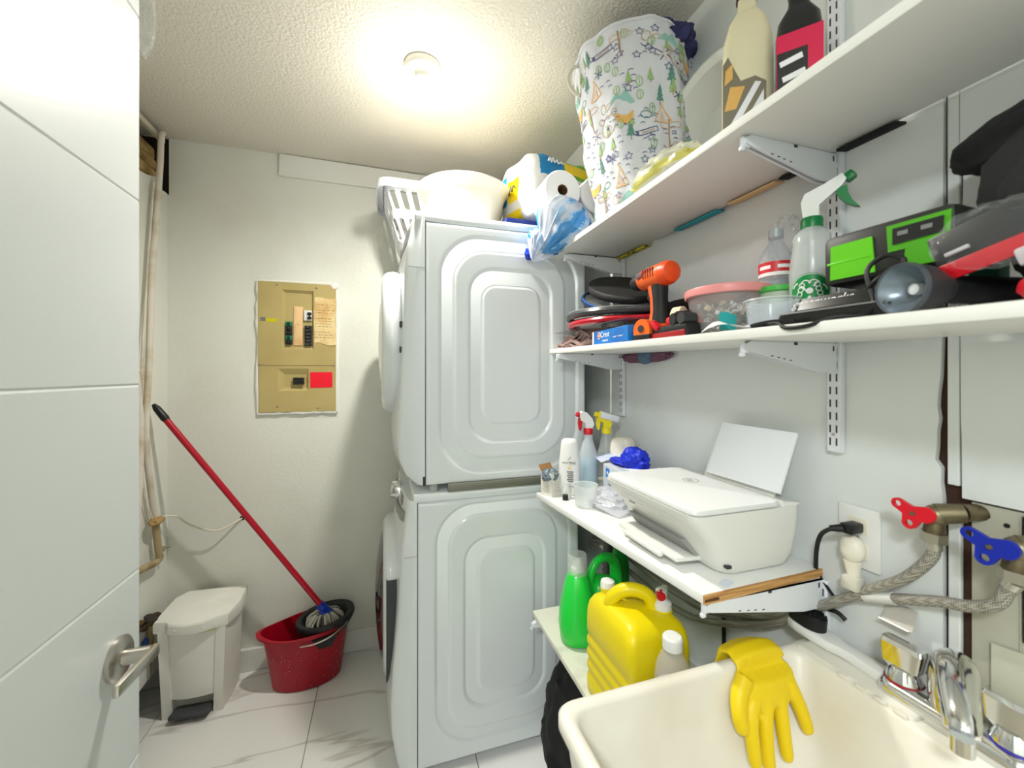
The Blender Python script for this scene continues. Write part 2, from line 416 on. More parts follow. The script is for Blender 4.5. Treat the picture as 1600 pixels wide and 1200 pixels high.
# --- washer, on the floor
wa = thing('washing_machine', 'white front-loading washer standing on the floor under the dryer', 'washing machine', (.42, 1.78, 0))
P_w = [(.095, .987), (.083, .955), (.072, .87), (.062, .80), (.058, .72), (.052, .60), (.043, .48), (.033, .36), (.028, .25), (.030, .15), (.045, .06), (.055, .02)]
part('front_panel', front_panel(P_w, .962, .022, .1095, .022), appl_m, wa, True)
part('cabinet', MB().span((.1115, YN+.006, .03), (.726, YFAR, .955), .004), appl_m, wa, True)
part('side_panel', side_panel(.1125, .726, .03, .952, [((.174, .686, .085, .937), .14, (.221, .634, .125, .893), .11), ((.276, .583, .195, .808), .085, (.325, .5425, .243, .757), .055)]), appl_m, wa, True)
part('top_panel', MB().span((.098, YN+.001, .9545), (.727, YFAR, .987), .006), appl_m, wa, True)
def on_front(P, bow, y, z, off=0):
    q = 2*(y-YN)/(YFAR-YN)-1
    return lerp_prof(P, z)-bow*(1-q*q)-off
mb = MB()                                      # grey curved strip under the control panel
def strip_fn(u, v):
    y = 1.452+.63*u; q = 2*u-1; z = .862+.022*q*q+.034*v
    return (on_front(P_w, .022, y, z, .005)+max(0, 1-u*12)*.012, y, z)
mb.grid(strip_fn, 40, 3); part('control_trim', mb, ctrl_m, wa, True)
mb = MB(); mb.lathe([(0, .034), (.030, .034), (.033, .030), (.036, 0)], 32, T(on_front(P_w, .022, 1.70, .938)+.001, 1.70, .938) @ RY(-pi/2+.12))
dial = part('dial', mb, chrome, wa, True)
part('display', MB().box((on_front(P_w, .022, 1.60, .932, .0005), 1.60, .932), (.003, .07, .035), .001, (0, .12, 0)), ctrl_m, wa, True)
for k in range(4): part('button', MB().box((on_front(P_w, .022, 1.87+.04*k, .905, .001), 1.87+.04*k, .905), (.004, .018, .008), .001), ctrl_m, wa, True)
mb = MB(); yc, zc = 1.775, .50
oval_lathe(mb, [(1.0, .062), (1.02, .034), (1.0, .010), (.94, .000), (.85, -.003), (.83, .002), (.80, .01)], yc, zc, .262, .30)
dr = part('door', mb, appl_m, wa, True)
part('door_glass', oval_lathe(MB(), [(.84, .000), (.74, -.014), (.45, -.030), (.02, -.036)], yc, zc, .262, .30), glass_d, dr, True)
mb = MB()                                      # dark grip recess along the near edge of the door
sup = lambda a: (abs(cos(a))**2.3+abs(sin(a))**2.3)**(-1/2.3)
pts = [(yc-.270*sup(rad(a))*cos(rad(a)), zc+.309*sup(rad(a))*sin(rad(a))) for a in range(-64, 31, 2)]
for (ya, za), (yb, zb) in zip(pts, pts[1:]):
    mb.raw([(.052, ya-.004, za), (.052, yb-.004, zb), (.008, yb-.006, zb), (.008, ya-.006, za), (.052, ya+.05, za), (.052, yb+.05, zb), (.008, yb+.05, zb), (.008, ya+.05, za)],
           [(0, 1, 2, 3), (4, 5, 6, 7), (0, 1, 5, 4), (3, 2, 6, 7)])
part('door_grip', mb, mat('dark_green_grey', c(46, 54, 52), .4), dr, True)

part('front_seam', MB().span((.066, YN-.0006, .7713), (.1095, YN+.002, .7727)), seam_m, wa, True)
# --- dryer, on top of the washer
dy = thing('tumble_dryer', 'white tumble dryer stacked on top of the washer', 'dryer', (.45, 1.78, .987))
P_d = [(.108, 1.966), (.100, 1.945), (.094, 1.90), (.082, 1.853), (.074, 1.774), (.070, 1.65), (.066, 1.50), (.061, 1.38), (.054, 1.27), (.050, 1.17), (.056, 1.10), (.078, 1.045), (.112, 1.016)]
part('front_panel', front_panel(P_d, 1.962, 1.016, .1365, .020), appl_m, dy, True)
part('cabinet', MB().span((.1385, YN+.006, 1.016), (.755, YFAR, 1.936), .004), appl_m, dy, True)
part('side_panel', side_panel(.1395, .755, 1.016, 1.934, [((.189, .7186, 1.049, 1.898), .15, (.238, .668, 1.098, 1.849), .12), ((.2945, .6104, 1.157, 1.786), .09, (.3407, .5658, 1.221, 1.727), .055)]), appl_m, dy, True)
part('top_panel', MB().span((.103, YN+.001, 1.9365), (.756, YFAR, 1.968), .007), appl_m, dy, True)
mb = MB(); yc, zc = 1.775, 1.53
oval_lathe(mb, [(1.0, .064), (1.02, .036), (1.0, .010), (.95, -.004), (.82, -.010), (.79, -.006), (.75, -.004), (.45, -.018), (.02, -.022)], yc, zc, .262, .285)
dr = part('door', mb, appl_m, dy, True)
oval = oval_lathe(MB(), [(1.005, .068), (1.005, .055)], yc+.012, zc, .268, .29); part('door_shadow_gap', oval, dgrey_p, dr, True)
for zz in (1.49, 1.58): part('hinge', MB().box((.06, 1.499, zz), (.014, .008, .022), .002), dgrey_p, dy, True)
def ctl(u, v):
    y = 1.50+.56*u; z = 1.87+.07*v
    return (on_front(P_d, .02, y, z, .002), y, z)
part('control_panel', MB().grid(ctl, 30, 4), ctrl_m, dy, True)
mb = MB(); mb.lathe([(0, .026), (.022, .026), (.025, .022), (.027, 0)], 28, T(on_front(P_d, .02, 2.04, 1.89)+.002, 2.04, 1.905) @ RY(-pi/2-.15)); part('dial', mb, chrome, dy, True)
for x_, y_ in ((.17, 1.47), (.72, 1.47), (.17, 2.08), (.72, 2.08)):
    part('foot', MB().cyl((x_, y_, .9875), (x_, y_, 1.017), .018, .014, 16), mat('foot_plastic', c(176, 178, 176), .5), dy, True)
part('corner_cap', MB().span((.129, YN-.001, 1.014), (.1385, YN+.01, 1.046), .001), dgrey_p, dy, True)
part('front_seam', MB().span((.078, YN-.0006, 1.7733), (.1365, YN+.002, 1.7747)), seam_m, dy, True)
part('stacking_plate', MB().span((.215, YN-.012, .9885), (.70, YN+.004, 1.0155), .001), mat('olive_grey_metal', c(120, 120, 108), .4, .3), dy, True)
# ================================================================ shelving on the right wall
def bracket(name_parent, y, zt, tip, h=.058):
    # tapered pressed-steel arm from the wall upright out to x = tip, with lugs
    mb = MB(); xw = XR-.014
    poly = [(xw, zt), (tip+.012, zt), (tip, zt-.006), (tip, zt-.017), (tip+.01, zt-.02), (xw-.05, zt-h), (xw, zt-h)]
    mb.prism(poly, .004, T(0, y+.007, 0) @ BACK); mb.prism(poly, .004, T(0, y-.003, 0) @ BACK)
    mb.span((tip+.012, y-.007, zt-.002), (xw, y+.007, zt), 0)
    mb.span((tip-.006, y-.0035, zt-.022), (tip+.012, y+.0035, zt-.004), .001)
    mb.box((tip-.004, y, zt-.0255), (.009, .007, .007), .001)
    o = part('arm', mb, brk_m, name_parent, True)
    mb = MB()
    for k, fx in enumerate((.25, .32, .38, .45)):
        x = tip+(xw-tip)*fx; zz = zt-.02-(h-.02)*fx*1.0
        mb.span((x, y-.0073, zz+.001), (x+.006, y-.0068, zz+.003))
    mb.span((tip+(xw-tip)*.5, y-.0073, zt-.006), (tip+(xw-tip)*.5+.009, y-.0068, zt-.0005))
    mb.span((xw-.012, y-.0073, zt-.016), (xw-.008, y-.0068, zt-.006))
    part('slots', mb, dgrey_p, o, True)['kind'] = 'stuff'
def upright(y, z0, z1, label):
    t = thing('wall_upright', label, 'shelf upright', (XR, y, z0), 0, 'slotted wall uprights')
    mb = MB(); mb.span((XR-.014, y-.0135, z0), (XR-.0005, y+.0135, z1), .002, seg=1)
    part('channel', mb, brk_m, t, True)
    mb = MB(); z = z0+.014; k = 0
    while z < z1-.03:
        for dy_ in (-.006, .006):
            mb.span((XR-.0146, y+dy_-.0014, z), (XR-.0136, y+dy_+.0014, z+.015))
        z += .0255
    part('slot_rows', mb, dgrey_p, t, True)['kind'] = 'stuff'
    for zz in (z0+.036, z1-.05): part('screw', MB().cyl((XR-.0155, y, zz), (XR-.0135, y, zz), .003, n=10), steel, t, True)
    return t
YU = (.581, 1.344)
upright(YU[0], 1.247, 2.30, 'long white slotted upright on the right wall, nearer the sink valves')
upright(YU[1], 1.245, 2.30, 'long white slotted upright on the right wall, close beside the dryer')
upright(.607, .40, .982, 'short white slotted upright below the worktop, above the sink ledge')
upright(YU[1], .40, .965, 'short white slotted upright below the worktop, beside the washer')
def arm(y, z, tip, label):
    t = thing('shelf_bracket', label, 'bracket', (XR-.014, y, z), 0, 'shelf brackets'); bracket(t, y, z, tip); return t
arm(YU[0], 1.8395, .627, 'white tapered bracket under the top shelf, nearer the camera')
arm(YU[1], 1.8395, .627, 'white tapered bracket under the top shelf, beside the dryer')
arm(YU[0], 1.4645, .627, 'white tapered bracket under the middle shelf, nearer the camera')
arm(YU[1], 1.4785, .597, 'white tapered bracket under the middle shelf, beside the dryer')
def slab(name, pts, z_at, th, r, label, mats=None):
    # shelf board; pts in plan, z_at(x, y) gives the underside
    mb = MB()
    lo = [(x, y, z_at(x, y)) for x, y in pts]; hi = [(x, y, z_at(x, y)+th) for x, y in pts]
    b = bmesh.new(); V = [b.verts.new(p) for p in lo+hi]; n = len(pts)
    b.faces.new(V[:n][::-1]); b.faces.new(V[n:])
    for k in range(n): b.faces.new((V[k], V[(k+1) % n], V[n+(k+1) % n], V[n+k]))
    bmesh.ops.bevel(b, geom=b.edges[:], offset=r, segments=2, affect='EDGES', profile=.5)
    mb.take(b); return mb
mb = slab('', [(.60, -.10), (.848, -.10), (.848, 1.425), (.60, 1.425)], lambda x, y: 1.84, .018, .003, '')
solo('wall_shelf', mb, shelf_m, 'top white shelf high on the right wall, carrying the printed hamper', 'shelf', (.724, .66, 1.84), 'wall shelves')
zm = lambda y: 1.4645+(y-.58)*.0165
mb = slab('', [(.60, -.10), (.848, -.10), (.848, 1.432), (.60, 1.432)], lambda x, y: zm(y)+.0005, .018, .003, '')
solo('wall_shelf', mb, shelf_m, 'middle white shelf on the right wall, crowded with tools and rackets', 'shelf', (.724, .66, zm(.66)), 'wall shelves')
def zmt(y): return zm(y)+.0185                 # top of the middle shelf
# worktop board with a raw wooden end
zc_ = lambda y: .983-.0165*(y-.6)/.75
ct = thing('worktop', 'white worktop board with a raw wooden end, below the printer', 'worktop', (.7, .98, .98))
mb = slab('', [(.5545, .602), (.868, .612), (.868, 1.345), (.513, 1.345)], lambda x, y: zc_(y), .018, .002, '')
part('board', mb, mat('worktop_laminate', c(236, 236, 232), .35, var=(c(214, 212, 204), 9, .62, .8)), ct, True)
wood_m = mat('raw_wood', c(212, 166, 104), .7, var=(c(172, 120, 66), 30, .4, .65, (.3, 1, 6)))
mb = MB(); mb.raw([(.5555, .5985, .9835), (.866, .609, .9835), (.866, .609, 1.0), (.5555, .5985, 1.0), (.5555, .603, .9835), (.866, .6135, .9835), (.866, .6135, 1.0), (.5555, .603, 1.0)],
  [(0, 1, 2, 3), (4, 5, 6, 7), (0, 1, 5, 4), (3, 2, 6, 7), (0, 3, 7, 4), (1, 2, 6, 5)])
part('end_grain', mb, wood_m, ct, True, 'raw brown wooden edge')
part('chipped_corner', MB().span((.556, .5978, .9885), (.588, .5992, .993)), mat('wood_dark', c(92, 58, 30), .8), ct, True)
part('paper_label', MB().box((.628, .622, 1.0018), (.03, .018, .0008), 0, (0, 0, .4)), mat('label_blue_white', c(226, 230, 244), .6), ct, True)
def zct(y): return zc_(y)+.018
arm(.609, .9842, .565, 'white tapered bracket under the worktop, at the raw wooden end')
arm(YU[1]-.02, .966, .56, 'white tapered bracket under the worktop, beside the washer')
mb = slab('', [(.50, .64), (.852, .64), (.852, 1.345), (.50, 1.345)], lambda x, y: .552, .018, .003, '')
solo('wall_shelf', mb, mat('worn_shelf', c(222, 222, 206), .45, var=(c(196, 194, 176), 14, .55, .75)), 'low white shelf under the worktop, carrying detergents and the yellow jug', 'shelf', (.68, 1.0, .55), 'wall shelves')
arm(YU[1]-.03, .5515, .49, 'white tapered bracket under the low detergent shelf')
# torn pieces showing in the gap behind the top shelf
bl = mat('black_foam', c(24, 24, 25), .9)
def gap_piece(y0_, y1_, m, label, name='foam_strip', cat='strip', drop=.012, x0=.835):
    mb = MB(); mb.box((x0+.012, (y0_+y1_)/2, 1.8365), (.03, abs(y1_-y0_), .005), .001, (0, rad(-9), rad(1.5)))
    solo(name, mb, m, label, cat, (x0+.012, (y0_+y1_)/2, 1.8365))
gap_piece(.465, .56, bl, 'black foam strip poking down behind the top shelf, right of the near bracket')
gap_piece(.60, .68, bl, 'black foam strip poking down behind the top shelf, left of the near bracket')
gap_piece(.69, .82, mat('kraft_card', c(222, 190, 140), .8), 'tan and yellow card wedged behind the top shelf', 'card_strip', 'card')
gap_piece(.86, 1.02, mat('teal_card', c(30, 150, 165), .6), 'teal card edge wedged behind the top shelf', 'card_strip', 'card')
gap_piece(1.17, 1.335, mat('yellow_black_strap', c(206, 190, 40), .7, var=(c(40, 36, 20), 40, .5, .6)), 'yellow and black strap wedged behind the far end of the top shelf', 'strap', 'strap')
# ================================================================ electrical panel on the back wall
tan_m = mat('tan_enamel', c(186, 168, 112), .4, var=(c(170, 150, 94), 3, .45, .7))
ep = thing('electrical_panel', 'tan electrical panel with red sticker set in the back wall', 'electrical panel', (-.40, YB, 1.22))
BW = lambda x, z, y: (x, y, z)
def holed_plate(x0, x1, z0, z1, hx0, hx1, hz0, hz1, ins, yf, depth, outline=None):
    # flat cover with one stepped well pressed into it; facing -y
    mb = MB(); yb = yf+depth
    O = [(x0, z0), (x1, z0), (x1, z1), (x0, z1)]; A = [(hx0, hz0), (hx1, hz0), (hx1, hz1), (hx0, hz1)]
    Bq = [(hx0+ins[0], hz0+ins[2]), (hx1-ins[1], hz0+ins[2]), (hx1-ins[1], hz1-ins[3]), (hx0+ins[0], hz1-ins[3])]
    V = [(x, yf, z) for x, z in O]+[(x, yf, z) for x, z in A]+[(x, yb, z) for x, z in Bq]+[(x, YB+.002, z) for x, z in O]
    Fc = [(k, (k+1) % 4, 4+(k+1) % 4, 4+k) for k in range(4)]+[(4+k, 4+(k+1) % 4, 8+(k+1) % 4, 8+k) for k in range(4)]+[(8, 9, 10, 11)]+[(k, (k+1) % 4, 12+(k+1) % 4, 12+k) for k in range(4)]
    return mb.raw(V, Fc)
yf = YB-.016
up_ = part('upper_cover', holed_plate(-.569, -.228, 1.4445, 1.845, -.467, -.33, 1.521, 1.81, (.012, .005, .014, .013), yf, .013), tan_m, ep, True, smooth=False)
lo_ = part('lower_cover', holed_plate(-.565, -.228, 1.220, 1.4425, -.486, -.351, 1.32, 1.429, (.028, .012, .017, .028), yf, .013), tan_m, ep, True, smooth=False)
plast = mat('patch_plaster', c(236, 236, 230), .8)
rng = random.Random(3); edge = []
def ragged(a, b, n, amp):
    return [(a[0]+(b[0]-a[0])*k/n+rng.uniform(-amp, amp), a[1]+(b[1]-a[1])*k/n+rng.uniform(-amp, amp)) for k in range(n)]
out = ragged((-.588, 1.195), (-.215, 1.19), 14, .004)+ragged((-.215, 1.19), (-.217, 1.858), 22, .003)+ragged((-.217, 1.858), (-.588, 1.85), 14, .004)+ragged((-.588, 1.85), (-.588, 1.195), 22, .004)
mb = MB(); mb.prism(out, .0025, T(0, YB+.001, 0) @ BACK)
for a, b in (((-.57, 1.215), (-.225, 1.215)), ((-.226, 1.215), (-.226, 1.845)), ((-.571, 1.847), (-.24, 1.85)), ((-.571, 1.215), (-.571, 1.845))):
    n_ = 16; mb.tube([(a[0]+(b[0]-a[0])*k/n_+rng.uniform(-.003, .003), YB-.008, a[1]+(b[1]-a[1])*k/n_+rng.uniform(-.003, .003)) for k in range(n_+1)], [rng.uniform(.005, .009) for k in range(n_+1)], 6)
mb.crumple((-.234, YB-.014, 1.842), (.018, .004, .016), .2, 5, 16)
part('plaster_edge', mb, plast, ep, True)
for x_, z_, p_ in ((-.49, 1.832, up_), (-.316, 1.825, up_), (-.562, 1.447, up_), (-.236, 1.447, up_), (-.487, 1.246, lo_), (-.31, 1.236, lo_)):
    part('screw', MB().lathe([(0, .003), (.004, .0025), (.0055, 0)], 10, T(x_, yf, z_) @ RX(pi/2)), steel, p_, True)
yw = yf+.013                                    # floor of the wells
dg = mat('breaker_black', c(26, 27, 27), .4); grn = mat('breaker_green', c(22, 120, 84), .5)
mb = MB(); z = 1.545
for k in range(5):
    mb.box((-.438, yw-.007, z+.011), (.028, .014, .021), .002, None, 1 if k in (1, 4) else 0); mb.box((-.438, yw-.016, z+.011), (.012, .008, .012), .002); z += .0225
part('fuse_row', mb, [dg, grn], ep, True, 'black and green breakers')
part('paper_strip', MB().box((-.399, yw-.003, 1.637), (.04, .004, .19), .001, (0, rad(1), 0)), mat('peach_paper', c(232, 196, 146), .8, var=(c(214, 150, 96), 14, .5, .7)), ep, True, 'peach paper directory strip')
o = part('main_breaker', MB().box((-.355, yw-.006, 1.689), (.036, .012, .05), .002), mat('grey_white', c(226, 226, 222), .5), ep, True, 'white framed breaker pair')
part('toggle', MB().box((-.347, yw-.015, 1.698), (.018, .012, .012), .002).box((-.347, yw-.015, 1.677), (.018, .012, .012), .002).box((-.347, yw-.013, 1.688), (.006, .004, .034), .001), dg, o, True)
for k in range(6):
    o = part('breaker', MB().box((-.3535, yw-.007, 1.548+.0168*k), (.031, .014, .0155), .0015), dg, ep, True)
    part('toggle', MB().box((-.357+.002*(k % 2), yw-.0165, 1.548+.0168*k), (.011, .007, .008), .0015), mat('toggle_grey', c(74, 76, 78), .5), o, True)
for k in range(3): part('breaker', MB().box((-.396, yw-.010, 1.357+.0115*k), (.046, .02, .0105), .0015).box((-.376, yw-.021, 1.357+.0115*k), (.016, .008, .006), .001), dg, ep, True)
part('red_sticker', MB().box((-.294, yf-.0008, 1.3735), (.10, .0014, .076), 0, (0, rad(-.6), 0)), mat('red_label', c(240, 14, 44), .5), ep, True, 'blank bright red sticker')
part('yellow_tape', MB().box((-.512, yf-.0006, 1.66), (.047, .001, .018)), mat('yellow_tape', c(206, 196, 22), .4), ep, True, 'yellow strip of tape')
part('grey_tape', MB().box((-.548, yf-.0006, 1.664), (.022, .001, .018)), grey_p, ep, True, 'grey strip of tape')
def pap(u, v):
    x = -.326+.098*u; z = 1.556+.222*v
    return (x+.002*sin(9*v), yf-.0012-.008*max(0, .12-v)*8*max(0, u-.2)*.5-.004*max(0, .15-u)*4*v+.0006*sin(14*v), z-.02*u*(1-v)*.6+.004*sin(7*u))
mb = MB().grid(pap, 14, 22)
part('directory_card', mb, mat('old_paper', c(226, 204, 152), .85, var=(c(206, 160, 92), 11, .48, .7)), ep, True, 'curling aged paper card', smooth=True)
mb = MB(); r2 = random.Random(8)
for k in range(13):
    z = 1.745-.0135*k
    if k in (4, 9): continue
    x = -.322
    while x < -.245:
        l = r2.uniform(.004, .014); mb.box((x+l/2, yf-.0026, z+r2.uniform(-.001, .001)-.004*(x+.32)), (l, .0004, .0018)); x += l+r2.uniform(.003, .012)
part('handwriting', mb, mat('faded_ink', c(168, 128, 84), .8), ep, True)

# ================================================================ left corner: pipes, cable, wire
cab_m = mat('dirty_cream_sheath', c(220, 212, 200), .55, var=(c(178, 160, 122), 7, .5, .72))
tanp = mat('tan_pipe', c(176, 158, 120), .55, var=(c(130, 108, 70), 14, .5, .7))
pp = [(-.905, 2.12, 2.44), (-.9, 2.09, 2.405), (-.9, 2.08, 2.278), (-.9, 2.045, 1.996), (-.9, 2.02, 1.832), (-.9, 1.997, 1.466), (-.9, 1.974, 1.16), (-.9, 2.008, .947), (-.9, 2.042, .81)]
cb = thing('wall_cable', 'thick cream cable running down the back-left corner from the ceiling', 'cable', (-.9, 2.04, .62))
part('sheath', MB().tube(bez(pp, 8), .0115, 10), cab_m, cb, True)
part('cable', MB().tube(bez([(-.9, 2.042, .81), (-.9, 2.067, .67), (-.9, 2.078, .632), (-.905, 2.06, .618), (-.905, 1.98, .632), (-.905, 1.88, .65)], 8), .0135, 10), tanp, cb, True, 'dirty tan lower length')
part('second_wire', MB().tube(bez([(-.912, 2.06, 2.2), (-.912, 2.022, 1.9), (-.912, 1.975, 1.466), (-.912, 1.955, 1.16), (-.912, 1.99, .93), (-.905, 2.03, .81)], 8), .0045, 8), cab_m, cb, True)
part('tie', MB().tube([(-.9+.016*cos(a), 2.046, .80+.006*sin(3*a)+.016*sin(a)*.2) for a in [2*pi*k/16 for k in range(16)]], .004, 6, closed=True).crumple((-.89, 2.03, .80), (.02, .035, .012), .35, 3, 20), mat('dirty_twine', c(168, 138, 90), .9), cb, True, 'knot of dirty twine')
part('clip', MB().box((-.9, 2.085, .66), (.03, .016, .016), .003).cyl((-.9, 2.095, .665), (-.87, 2.1, .665), .006, n=10), steel, cb, True)
c2 = thing('wall_cable', 'cream cable bowing out just beside the door edge', 'cable', (-.9, 1.9, .64))
part('sheath', MB().tube(bez([(-.905, 1.87, 2.2), (-.9, 1.887, 1.751), (-.9, 1.896, 1.6), (-.9, 1.904, 1.414), (-.9, 1.936, 1.215), (-.9, 1.93, 1.018), (-.9, 1.908, .805), (-.9, 1.892, .50)], 8), .012, 10), cab_m, c2, True)
part('tie', MB().tube([(-.9+.0145*cos(a), 1.904+.0145*sin(a), 1.414) for a in [2*pi*k/16 for k in range(16)]], .003, 6, closed=True).box((-.885, 1.925, 1.416), (.004, .04, .004), .001, (0, 0, .3)), mat('tie_cream', c(220, 212, 190), .5), c2, True)
wr_pts = [(-.90, 2.06, .80), (-.885, 2.12, .79), (-.862, 2.14, .776), (-.83, 2.15, .742), (-.795, 2.155, .718), (-.757, 2.16, .70), (-.72, 2.165, .692), (-.69, 2.18, .699), (-.664, 2.195, .71), (-.638, 2.214, .722)]
solo('thin_wire', MB().tube(bez(wr_pts, 6), .0042, 8), mat('white_wire', c(226, 220, 204), .5), 'thin white wire running from corner cable into a hole in the back wall', 'wire', (-.76, 2.196, .70))
struct('hole', MB().cyl((-.636, YB-.0015, .724), (-.636, YB+.004, .724), .011, n=14), black_g, bpy.data.objects['wall_back'])
vl = thing('old_valve', 'old brass shut-off valve low on the left wall behind the bin', 'valve', (XL, 2.0, .38))
br_m = mat('old_brass', c(120, 92, 52), .5, .7, var=(c(62, 44, 26), 20, .45, .65))
part('body', MB().cyl((-.93, 1.985, .40), (-.905, 1.985, .40), .022, n=14).cyl((-.91, 1.93, .415), (-.91, 2.03, .392), .015, n=14).cyl((-.91, 2.03, .392), (-.91, 2.075, .384), .02, n=14), br_m, vl, True)
part('handle', MB().lathe([(0, .01), (.02, .01), (.024, .004), (.02, 0), (0, 0)], 20, T(-.88, 1.96, .435) @ RY(.5)).cyl((-.905, 1.97, .41), (-.88, 1.96, .435), .006, n=10), mat('dark_knob', c(48, 40, 36), .6), vl, True)
part('pipe', MB().cyl((-.93, 2.05, .15), (-.915, 2.05, .385), .012, n=12), tanp, vl, True)
part('tape', MB().box((-.918, 2.01, .318), (.012, .03, .03), .003, (.5, 0, 0)), mat('blue_tape', c(36, 70, 130), .5), vl, True, 'blue tape')
# wisp of clear film at the top edge of the door
solo('plastic_film', MB().crumple((-.40, .872, 2.03), (.012, .012, .055), .35, 2, 28), clear_p, 'strip of crumpled clear plastic film hanging at the top edge of the door', 'plastic film', (-.40, .872, 1.975))

# ================================================================ pedal bin
bin_m = mat('bin_plastic', c(240, 240, 234), .4, var=(c(228, 226, 216), 6, .5, .75))
pb = thing('pedal_bin', 'white plastic pedal bin standing in the back-left corner', 'bin', (-.745, 2.08, 0), rad(-3))
W0, W1, D0, D1 = .105, .118, .085, .092       # half sizes bottom/top
def bshape(z, bowf=.018):
    t = z/.36; hw = W0+(W1-W0)*t; hd = D0+(D1-D0)*t
    return hw, hd
mb = MB(); rings = []
for z in (.075, .12, .24, .37):
    hw, hd = bshape(z); r = [(-hw, hd, z), (-hw, -hd+.004, z), (-hw+.028, -hd+.004, z)]
    for k in range(9):
        a = k/8; x = -hw+.03+(2*hw-.06)*a; r.append((x, -hd-.014*(1-(2*a-1)**2)*(1 if z > .1 else .8), z))
    r += [(hw-.028, -hd+.004, z), (hw, -hd+.004, z), (hw+.012, 0, z), (hw, hd, z)]
    rings.append(r)
mb.loft(rings)
for sx in (-1, 1):
    rr = []
    for z in (0, .08, .36):
        hw, hd = bshape(z); x0 = sx*(hw-.032); x1 = sx*(hw+.002)
        rr.append([(x0, -hd-.006, z), (x1, -hd-.006, z), (x1+sx*.006, 0, z), (x1, hd, z), (x0, hd, z)])
    mb.loft(rr)
hw, hd = bshape(0); mb.span((-hw+.03, -hd+.035, 0), (hw-.03, hd, .08))
part('body', mb, bin_m, pb)
lid = [(-.138, -.05), (-.136, -.095), (-.092, -.099), (-.075, -.116), (-.01, -.132), (.05, -.124), (.092, -.104), (.128, -.094), (.148, -.02), (.144, .06), (.136, .10), (.0, .10), (-.10, .10), (-.132, .06)]
mb = MB(); zt = lambda x, y: .408+.30*(y+.1)*.32
rings = [[(x*.99, y*.99, .355+.02*(y+.1)) for x, y in lid], [(x, y, .362+.02*(y+.1)) for x, y in lid], [(x, y, .392+.12*(y+.1)) for x, y in lid], [(x*.975, y*.975, .399+.13*(y+.1)) for x, y in lid], [(x*.6, y*.6, .408+.14*(y*.6+.1)) for x, y in lid], [(x*.05, y*.05, .412+.014) for x, y in lid]]
mb.loft(rings); part('lid', mb, bin_m, pb, angle=25)
part('lid_tab', MB().box((.0, -.118, .372), (.11, .014, .014), .005), bin_m, pb)
mb = MB(); mb.box((0, -.098, .024), (.14, .075, .02), .009, (rad(-8), 0, 0)); mb.box((0, -.128, .030), (.12, .02, .012), .005)
part('pedal', mb, mat('dark_grey_pedal', c(70, 72, 75), .45), pb)
mb = MB()
lp = [(.0, -.106, .345), (.05, -.104, .344), (.11, -.088, .343), (.127, -.06, .346), (.128, 0, .350), (.122, .07, .354)]
for k in range(len(lp)-1):
    a, b = Vector(lp[k]), Vector(lp[k+1]); mb.raw([a, b, b+Vector((0, 0, .02)), a+Vector((0, 0, .02)), a*.99, b*.99, b*.99+Vector((0, 0, .02)), a*.99+Vector((0, 0, .02))], [(0, 1, 2, 3), (4, 5, 6, 7), (0, 1, 5, 4), (2, 3, 7, 6)])
part('bag_edge', mb, mat('yellowed_bag', c(222, 214, 160), .5), pb, label='edge of a yellowish bin bag')

# ================================================================ mop bucket and mop
bk = thing('mop_bucket', 'red oval mop bucket with black wringer, beside the washer', 'bucket', (-.335, 2.075, 0), rad(9))
brm = mat('bucket_red', c(172, 8, 36), .32, var=(c(150, 6, 30), 8, .5, .7))
def ov(a, rx, ry, z, lip=0):
    x = rx*cos(a); y = ry*sin(a)*(1+.12*cos(a))
    return (x-lip*max(0, -cos(a))**6, y, z+.022*(cos(a)*.5)+.02*max(0, -cos(a))**4)
def ring_(rx, ry, z, lip=0, n=48, flat=0):
    out = [ov(2*pi*k/n, rx, ry, z, lip) for k in range(n)]
    return [(x, y, z) for x, y, _ in out] if flat else out
rs = [ring_(.13, .075, 0, flat=1), ring_(.142, .086, .006, flat=1), ring_(.150, .095, .06, flat=1), ring_(.17, .108, .20, .004), ring_(.178, .112, .235, .008), ring_(.188, .12, .238, .016), ring_(.189, .121, .25, .017), ring_(.178, .112, .252, .01), ring_(.168, .106, .20), ring_(.146, .092, .06, flat=1), ring_(.136, .082, .008, flat=1)]
mb = MB(); mb.loft(rs); part('body', mb, brm, bk)
r5 = random.Random(5); mb = MB()
for k in range(70):
    a = r5.uniform(pi*1.08, pi*1.85); z = r5.uniform(.02, .19); t = z/.2
    rx = .146+.026*t; ry = .09+.02*t; x, y, _ = ov(a, rx, ry, z); s_ = r5.uniform(.0008, .0022)
    mb.sph((x*1.004, y*1.012, z), s_, s_, s_, 6)
part('splashes', mb, mat('dried_splash', c(226, 160, 164), .7), bk, label='pale dried splashes').__setitem__('kind', 'stuff')
# wringer basket clipped over the right half
wm = mat('wringer_black', c(34, 35, 38), .45)
cx = .075; mb = MB()
def wr_ring(r, z, n=36): return [(cx+r*cos(2*pi*k/n)*1.05, r*sin(2*pi*k/n)*.93, z+.012*cos(2*pi*k/n)) for k in range(n)]
mb.loft([wr_ring(.112, .238), wr_ring(.122, .262), wr_ring(.118, .276), wr_ring(.098, .274), wr_ring(.088, .262), wr_ring(.066, .19), wr_ring(.058, .18), wr_ring(.08, .18), wr_ring(.112, .238)], cap=False)
mb.loft([wr_ring(.07, .178), wr_ring(.07, .186)])
wg = part('wringer', mb, wm, bk)
for k in range(14):
    a = 2*pi*k/14
    part('rib', MB().tube([(cx+.091*cos(a)*1.05, .091*sin(a)*.93, .268+.012*cos(a)), (cx+.066*cos(a)*1.05, .066*sin(a)*.93, .19)], .004, 6), wm, wg)
